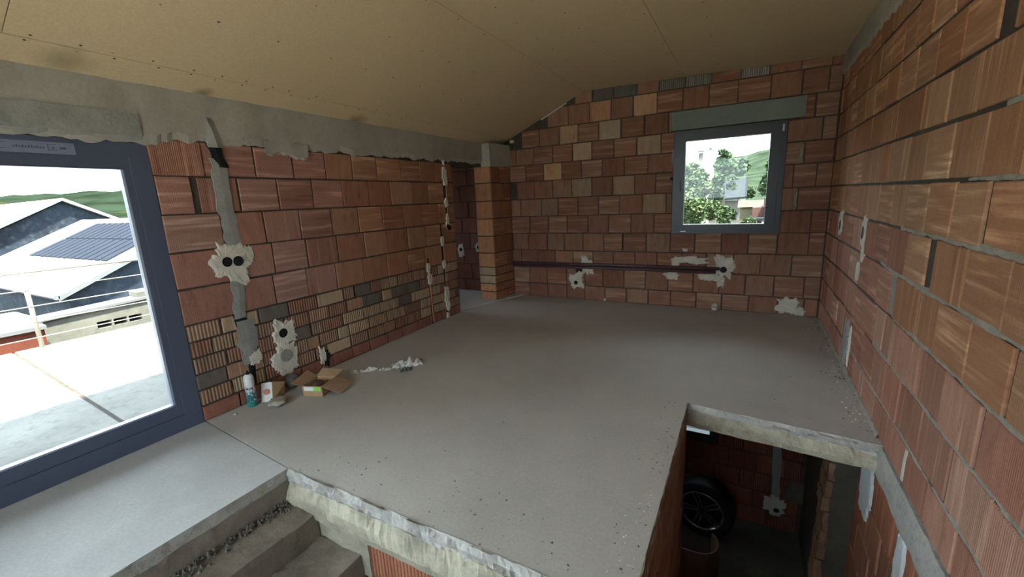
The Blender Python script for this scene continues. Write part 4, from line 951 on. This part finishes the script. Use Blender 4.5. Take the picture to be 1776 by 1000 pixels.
ow = empty('rendered_wall', (-5.0, 0.9, -3)); tag(ow, 'orange-red rendered wall stub beyond the railing post', 'wall')
m = MB(); m.box(-.25, 0, -1.6, .86, 0, 3.0); m.build('wall_body', 'rusty_render', ow)
m = MB(); m.box(-.3, .04, -1.6, .88, 3.0, 3.05); m.build('coping', 'roof_edge', ow)
pw = empty('pale_shed', (-8.5, 0.6, -3)); tag(pw, 'pale low shed with a flat roof between railing and barn', 'shed')
m = MB(); m.box(-2.5, 0, -3.0, 2.0, 0, 2.35); m.build('wall_body', 'plaster_grey', pw); m = MB(); m.box(-2.6, .15, -3.1, 2.1, 2.35, 2.45); m.build('roof', 'roof_white', pw)

# barn with solar panels: gable end towards the house
barnB = empty('solar_barn', (-13.1, 7.8, -3)); tag(barnB, 'slate-clad barn with a white roof carrying dark solar panels', 'barn')
ex, ez, rx, rz_ = 3.9, -0.6, 7.85, 1.32     # eave y,z and ridge y,z
m = MB(); oy, oz = 7.8, -3
m.prism([(ex + .25 - oy, 0), (11.6 - oy, 0), (11.6 - oy, ez - .12 - oz), (rx - oy, rz_ - .12 - oz), (ex + .25 - oy, ez - .02 - oz)], 'x', -10.3, -0.22); m.build('wall_body', 'barn_slate', barnB)
def roofpt(x, y): return (x, y - oy, ez + (rz_ - ez) * (y - ex) / (rx - ex) - oz)
m = MB(); m.hexa([roofpt(-10.6, ex), roofpt(0, ex), roofpt(0, rx), roofpt(-10.6, rx)] + [tuple(Vector(roofpt(*q)) + Vector((0, 0, .07))) for q in ((-10.6, ex), (0, ex), (0, rx), (-10.6, rx))]); m.build('roof_slope', 'roof_white', barnB)
m = MB(); 
def rp2(x, y): return (x, y - oy, rz_ - (rz_ - ez) * (y - rx) / (rx - ex) - oz)
m.hexa([rp2(-10.6, rx), rp2(0, rx), rp2(0, 11.8), rp2(-10.6, 11.8)] + [tuple(Vector(rp2(*q)) + Vector((0, 0, .07))) for q in ((-10.6, rx), (0, rx), (0, 11.8), (-10.6, 11.8))]); m.build('roof_slope', 'roof_white', barnB)
m = MB(); m.hexa([roofpt(-.02, ex), roofpt(.05, ex), roofpt(.05, rx), roofpt(-.02, rx)] + [tuple(Vector(roofpt(*q)) + Vector((0, 0, -.14))) for q in ((-.02, ex), (.05, ex), (.05, rx), (-.02, rx))]); m.build('barge_board', 'roof_edge', barnB)
m = MB(); m.tube([(-10.6, ex - oy - .04, ez - oz - .03), (0.05, ex - oy - .04, ez - oz - .03)], .07, 10); m.build('gutter', 'roof_edge', barnB)
cols, rows_ = 13, 2
pan = None
for i in range(cols):
    for k in range(rows_):
        xa = -0.45 - 7.1 * (i + 1) / cols; xb = -0.45 - 7.1 * i / cols - .13; ya = 5.25 + 2.2 * k / rows_; yb = 5.25 + 2.2 * (k + 1) / rows_ - .05
        sh = -1.5 * (1 - (ya - 5.25) / 2.2) * 0.0
        m = MB(); q = [(xa + sh, ya), (xb + sh, ya), (xb + sh, yb), (xa + sh, yb)]
        m.hexa([tuple(Vector(roofpt(*p)) + Vector((0, 0, .09))) for p in q] + [tuple(Vector(roofpt(*p)) + Vector((0, 0, .13))) for p in q]); m.build('solar_panel', 'solar_cell', barnB)
barnA = empty('slate_barn', (-33.2, 9.97, -3)); tag(barnA, 'larger dark slate gable barn with a white roof behind the solar barn', 'barn')
sl = 0.53; az = 2.6 + 3
m = MB(); m.prism([(-8.5, 0), (8, 0), (8, az - .15 - 8 * .55), (0, az - .12), (-8.5, az - .15 - 8.5 * sl)], 'x', -24, -.3); m.build('wall_body', 'barn_slate', barnA)
for s_, w_, k_ in ((-1, 8.8, sl), (1, 8.3, .55)):
    m = MB(); a = [(-24.3, 0, az), (0, 0, az), (0, s_ * w_, az - w_ * k_), (-24.3, s_ * w_, az - w_ * k_)]
    m.hexa(a + [(p[0], p[1], p[2] + .12) for p in a]); m.build('roof_slope', 'roof_white', barnA)
    m = MB(); a = [(-.1, 0, az - .02), (.08, 0, az - .02), (.08, s_ * w_, az - .02 - w_ * k_), (-.1, s_ * w_, az - .02 - w_ * k_)]
    m.hexa(a + [(p[0], p[1], p[2] + .16) for p in a]); m.build('barge_board', 'roof_edge' if s_ < 0 else 'roof_white', barnA)
# hills
def hill(name, pts, mat, seed, depth=120):
    n_ = len(pts); V = []; F = []
    for k in range(7):
        t = k / 6
        for (x, y, z) in pts:
            c = Vector((x, y, 0)) - Vector((3, 0, 0)); c.normalize(); q = Vector((x, y, 0)) - c * depth * (1 - t)
            V.append((q.x, q.y, -3.2 + (z + 3.2) * (t ** 1.3) + 4.0 * t * nz((q.x, q.y, 0), .02, seed) + 1.6 * t * nz((q.x, q.y, 0), .11, seed)))
    for k in range(6):
        for i in range(n_ - 1): F.append((k * n_ + i, k * n_ + i + 1, (k + 1) * n_ + i + 1, (k + 1) * n_ + i))
    return structure(add_obj(name, make_mesh(V, F, mat, True)))
def arc(cx, cy, r, a0, a1, f, n_=160):
    return [(cx + r * math.cos(math.radians(a0 + (a1 - a0) * i / n_)), cy + r * math.sin(math.radians(a0 + (a1 - a0) * i / n_)), f(i / n_)) for i in range(n_ + 1)]
hill('hill_west', arc(3, 0, 320, 100, 215, lambda t: 20 + 8 * math.sin(t * 5 + 1)), 'hill_green', 3.0, 200)
hill('hill_north', arc(3, 0, 240, 60, 104, lambda t: 21 + 8 * math.cos(t * 4.0 - .6)), 'hill_haze', 5.0, 140)
hill('hill_meadow', arc(3, 0, 200, 150, 172, lambda t: 5 + 2 * math.sin(t * 8)), 'meadow', 7.0, 60)

def tree(loc, h, w, mats, seed, label, group, trunk=0.35, n_=1500, leaf=0.10):
    rr = random.Random(seed); t = empty('tree', loc); tag(t, label, 'tree', group)
    m = MB(); m.tube([(0, 0, 0), (0.05, .03, h * .35), (0, 0, h * .8)], [h * .022, h * .016, h * .005], 8); m.build('trunk', 'bark', t, True)
    m = MB(); cl = []
    for i in range(14):
        a, u = rr.uniform(0, 6.28), rr.random(); z = h * (trunk + (1 - trunk) * u); rad = w / 2 * math.sin(math.pi * min(.98, .12 + .80 * u)) * rr.uniform(.35, .85)
        cl.append((rad * math.cos(a), rad * math.sin(a), z, w * rr.uniform(.14, .26)))
    for i in range(n_):
        c = rr.choice(cl); d = Vector((rr.gauss(0, 1), rr.gauss(0, 1), rr.gauss(0, .85))).normalized() * c[3] * rr.uniform(.55, 1.05); p = Vector(c[:3]) + d
        u = Vector((rr.uniform(-1, 1), rr.uniform(-1, 1), rr.uniform(-.6, .6))).normalized() * leaf * rr.uniform(.7, 1.4); v = u.cross(Vector((rr.uniform(-1, 1), rr.uniform(-1, 1), rr.uniform(-1, 1)))).normalized() * leaf * .6
        b = len(m.v); m.v += [tuple(p - u), tuple(p + v), tuple(p + u), tuple(p - v)]; m.cur = 0 if rr.random() < .65 else 1; m.face([b, b + 1, b + 2, b + 3])
    o = m.build('foliage', list(mats), t); o['kind'] = 'stuff'
    return t
# seen through the back window
TG = None
tree((1.70, 14.4, -3), 5.25, 1.6, ('leaf_mid', 'leaf_pale'), 1, 'green tree filling the left edge of the back window view', TG, .42, 5200, .075)
tree((2.54, 17.0, -3), 5.75, 0.95, ('leaf_mid', 'leaf_dark'), 2, 'taller loose-crowned tree left of centre in the back window', TG, .55, 1300, .07)
tree((2.25, 12.0, -3), 4.55, 1.25, ('leaf_pale', 'leaf_mid'), 3, 'pale yellow-green bush low at the left in the back window', TG, .1, 3800, .055)
tree((3.22, 12.3, -3), 4.1, 0.85, ('leaf_pale', 'leaf_mid'), 4, 'pale bush low in the middle of the back window', TG, .1, 3600, .055)
tree((2.42, 15.7, -3), 4.95, .85, ('leaf_mid', 'leaf_dark'), 8, 'rounded green tree between the left tree and grey shed', TG, .2, 3600, .07)
tree((2.85, 26.5, -3), 5.9, 1.7, ('leaf_dark', 'leaf_mid'), 5, 'dark tree behind the grey roof in the back window', TG, .2, 4200, .12)
tree((4.75, 28.5, -3), 6.0, 2.0, ('leaf_mid', 'leaf_dark'), 6, 'broad tree at the right behind the yellow house', TG, .2, 4200, .12)
gs = empty('grey_shed', (2.62, 19.6, -3)); tag(gs, 'grey-roofed shed among trees in the middle of back window', 'shed')
m = MB(); m.box(-.7, .62, 0, 2.4, 0, 4.0); m.build('wall_body', 'plaster_grey', gs)
m = MB(); m.hexa([(-.75, -.2, 4.0), (.66, -.2, 4.1), (.66, 2.6, 4.85), (-.75, 2.6, 4.75), (-.75, -.2, 4.07), (.66, -.2, 4.17), (.66, 2.6, 4.92), (-.75, 2.6, 4.82)]); m.build('roof', 'roof_grey', gs)
yh = empty('yellow_house', (3.42, 16.6, -3)); tag(yh, 'pale yellow house with a small window, right half of back window', 'house')
m = MB(); m.box(-.32, .55, 0, 2, 0, 3.85); m.build('wall_body', 'house_yellow', yh); m = MB(); m.box(.0, .22, -.03, 0, 3.45, 3.7); m.build('window', 'plaster_grey', yh)
m = MB(); m.hexa([(-.4, -.1, 3.85), (.65, -.1, 3.85), (.65, 2.1, 3.85), (-.4, 2.1, 3.85), (-.4, .9, 4.05), (.65, .9, 4.05), (.65, 1.1, 4.05), (-.4, 1.1, 4.05)]); m.build('roof', 'tile_red', yh)
bh_ = empty('brick_house', (4.3, 14.5, -3)); tag(bh_, 'red brick house corner with pale posts at the right window edge', 'house')
m = MB(); m.box(-.52, 1.6, 0, 2, 0, 4.15); m.build('wall_body', 'tile_red', bh_); m = MB(); m.box(-.85, -.52, .2, 1.6, 0, 3.9); m.build('side_wing', 'tile_red', bh_)
for x in (-.84, -.62, -.40):
    m = MB(); m.box(x, x + .10, -.5, -.4, 2.6, 3.55); m.build('post', 'house_white', bh_)
m = MB(); m.box(-.95, 1.6, -.6, .1, 3.55, 3.62); m.build('ledge', 'roof_grey', bh_); m = MB(); m.box(-.95, 1.6, -.9, -.55, 0, 2.75); m.build('garden_wall', 'house_yellow', bh_)
whs = empty('white_house', (1.05, 21.5, -3)); tag(whs, 'white house wall with one small dark window, upper left of back window', 'house')
m = MB(); m.box(-3.0, .62, 0, 4, 0, 6.6); m.build('wall_body', 'house_white', whs); m = MB(); m.box(.22, .40, -.03, 0.0, 5.75, 6.12); m.build('window', 'plaster_grey', whs)
m = MB(); m.box(.17, .45, -.10, 0, 6.20, 6.25); m.build('window_hood', 'roof_edge', whs)
pole = empty('utility_pole', (1.78, 21.0, -3)); tag(pole, 'thin pale utility pole right of the white house', 'pole')
m = MB(); m.tube([(0, 0, 0), (0, 0, 6.2)], .035, 8); m.build('shaft', 'house_white', pole); m = MB(); m.lathe([(.04, 6.2), (.07, 6.25), (.03, 6.33)], 10); m.build('lamp_head', 'roof_edge', pole)
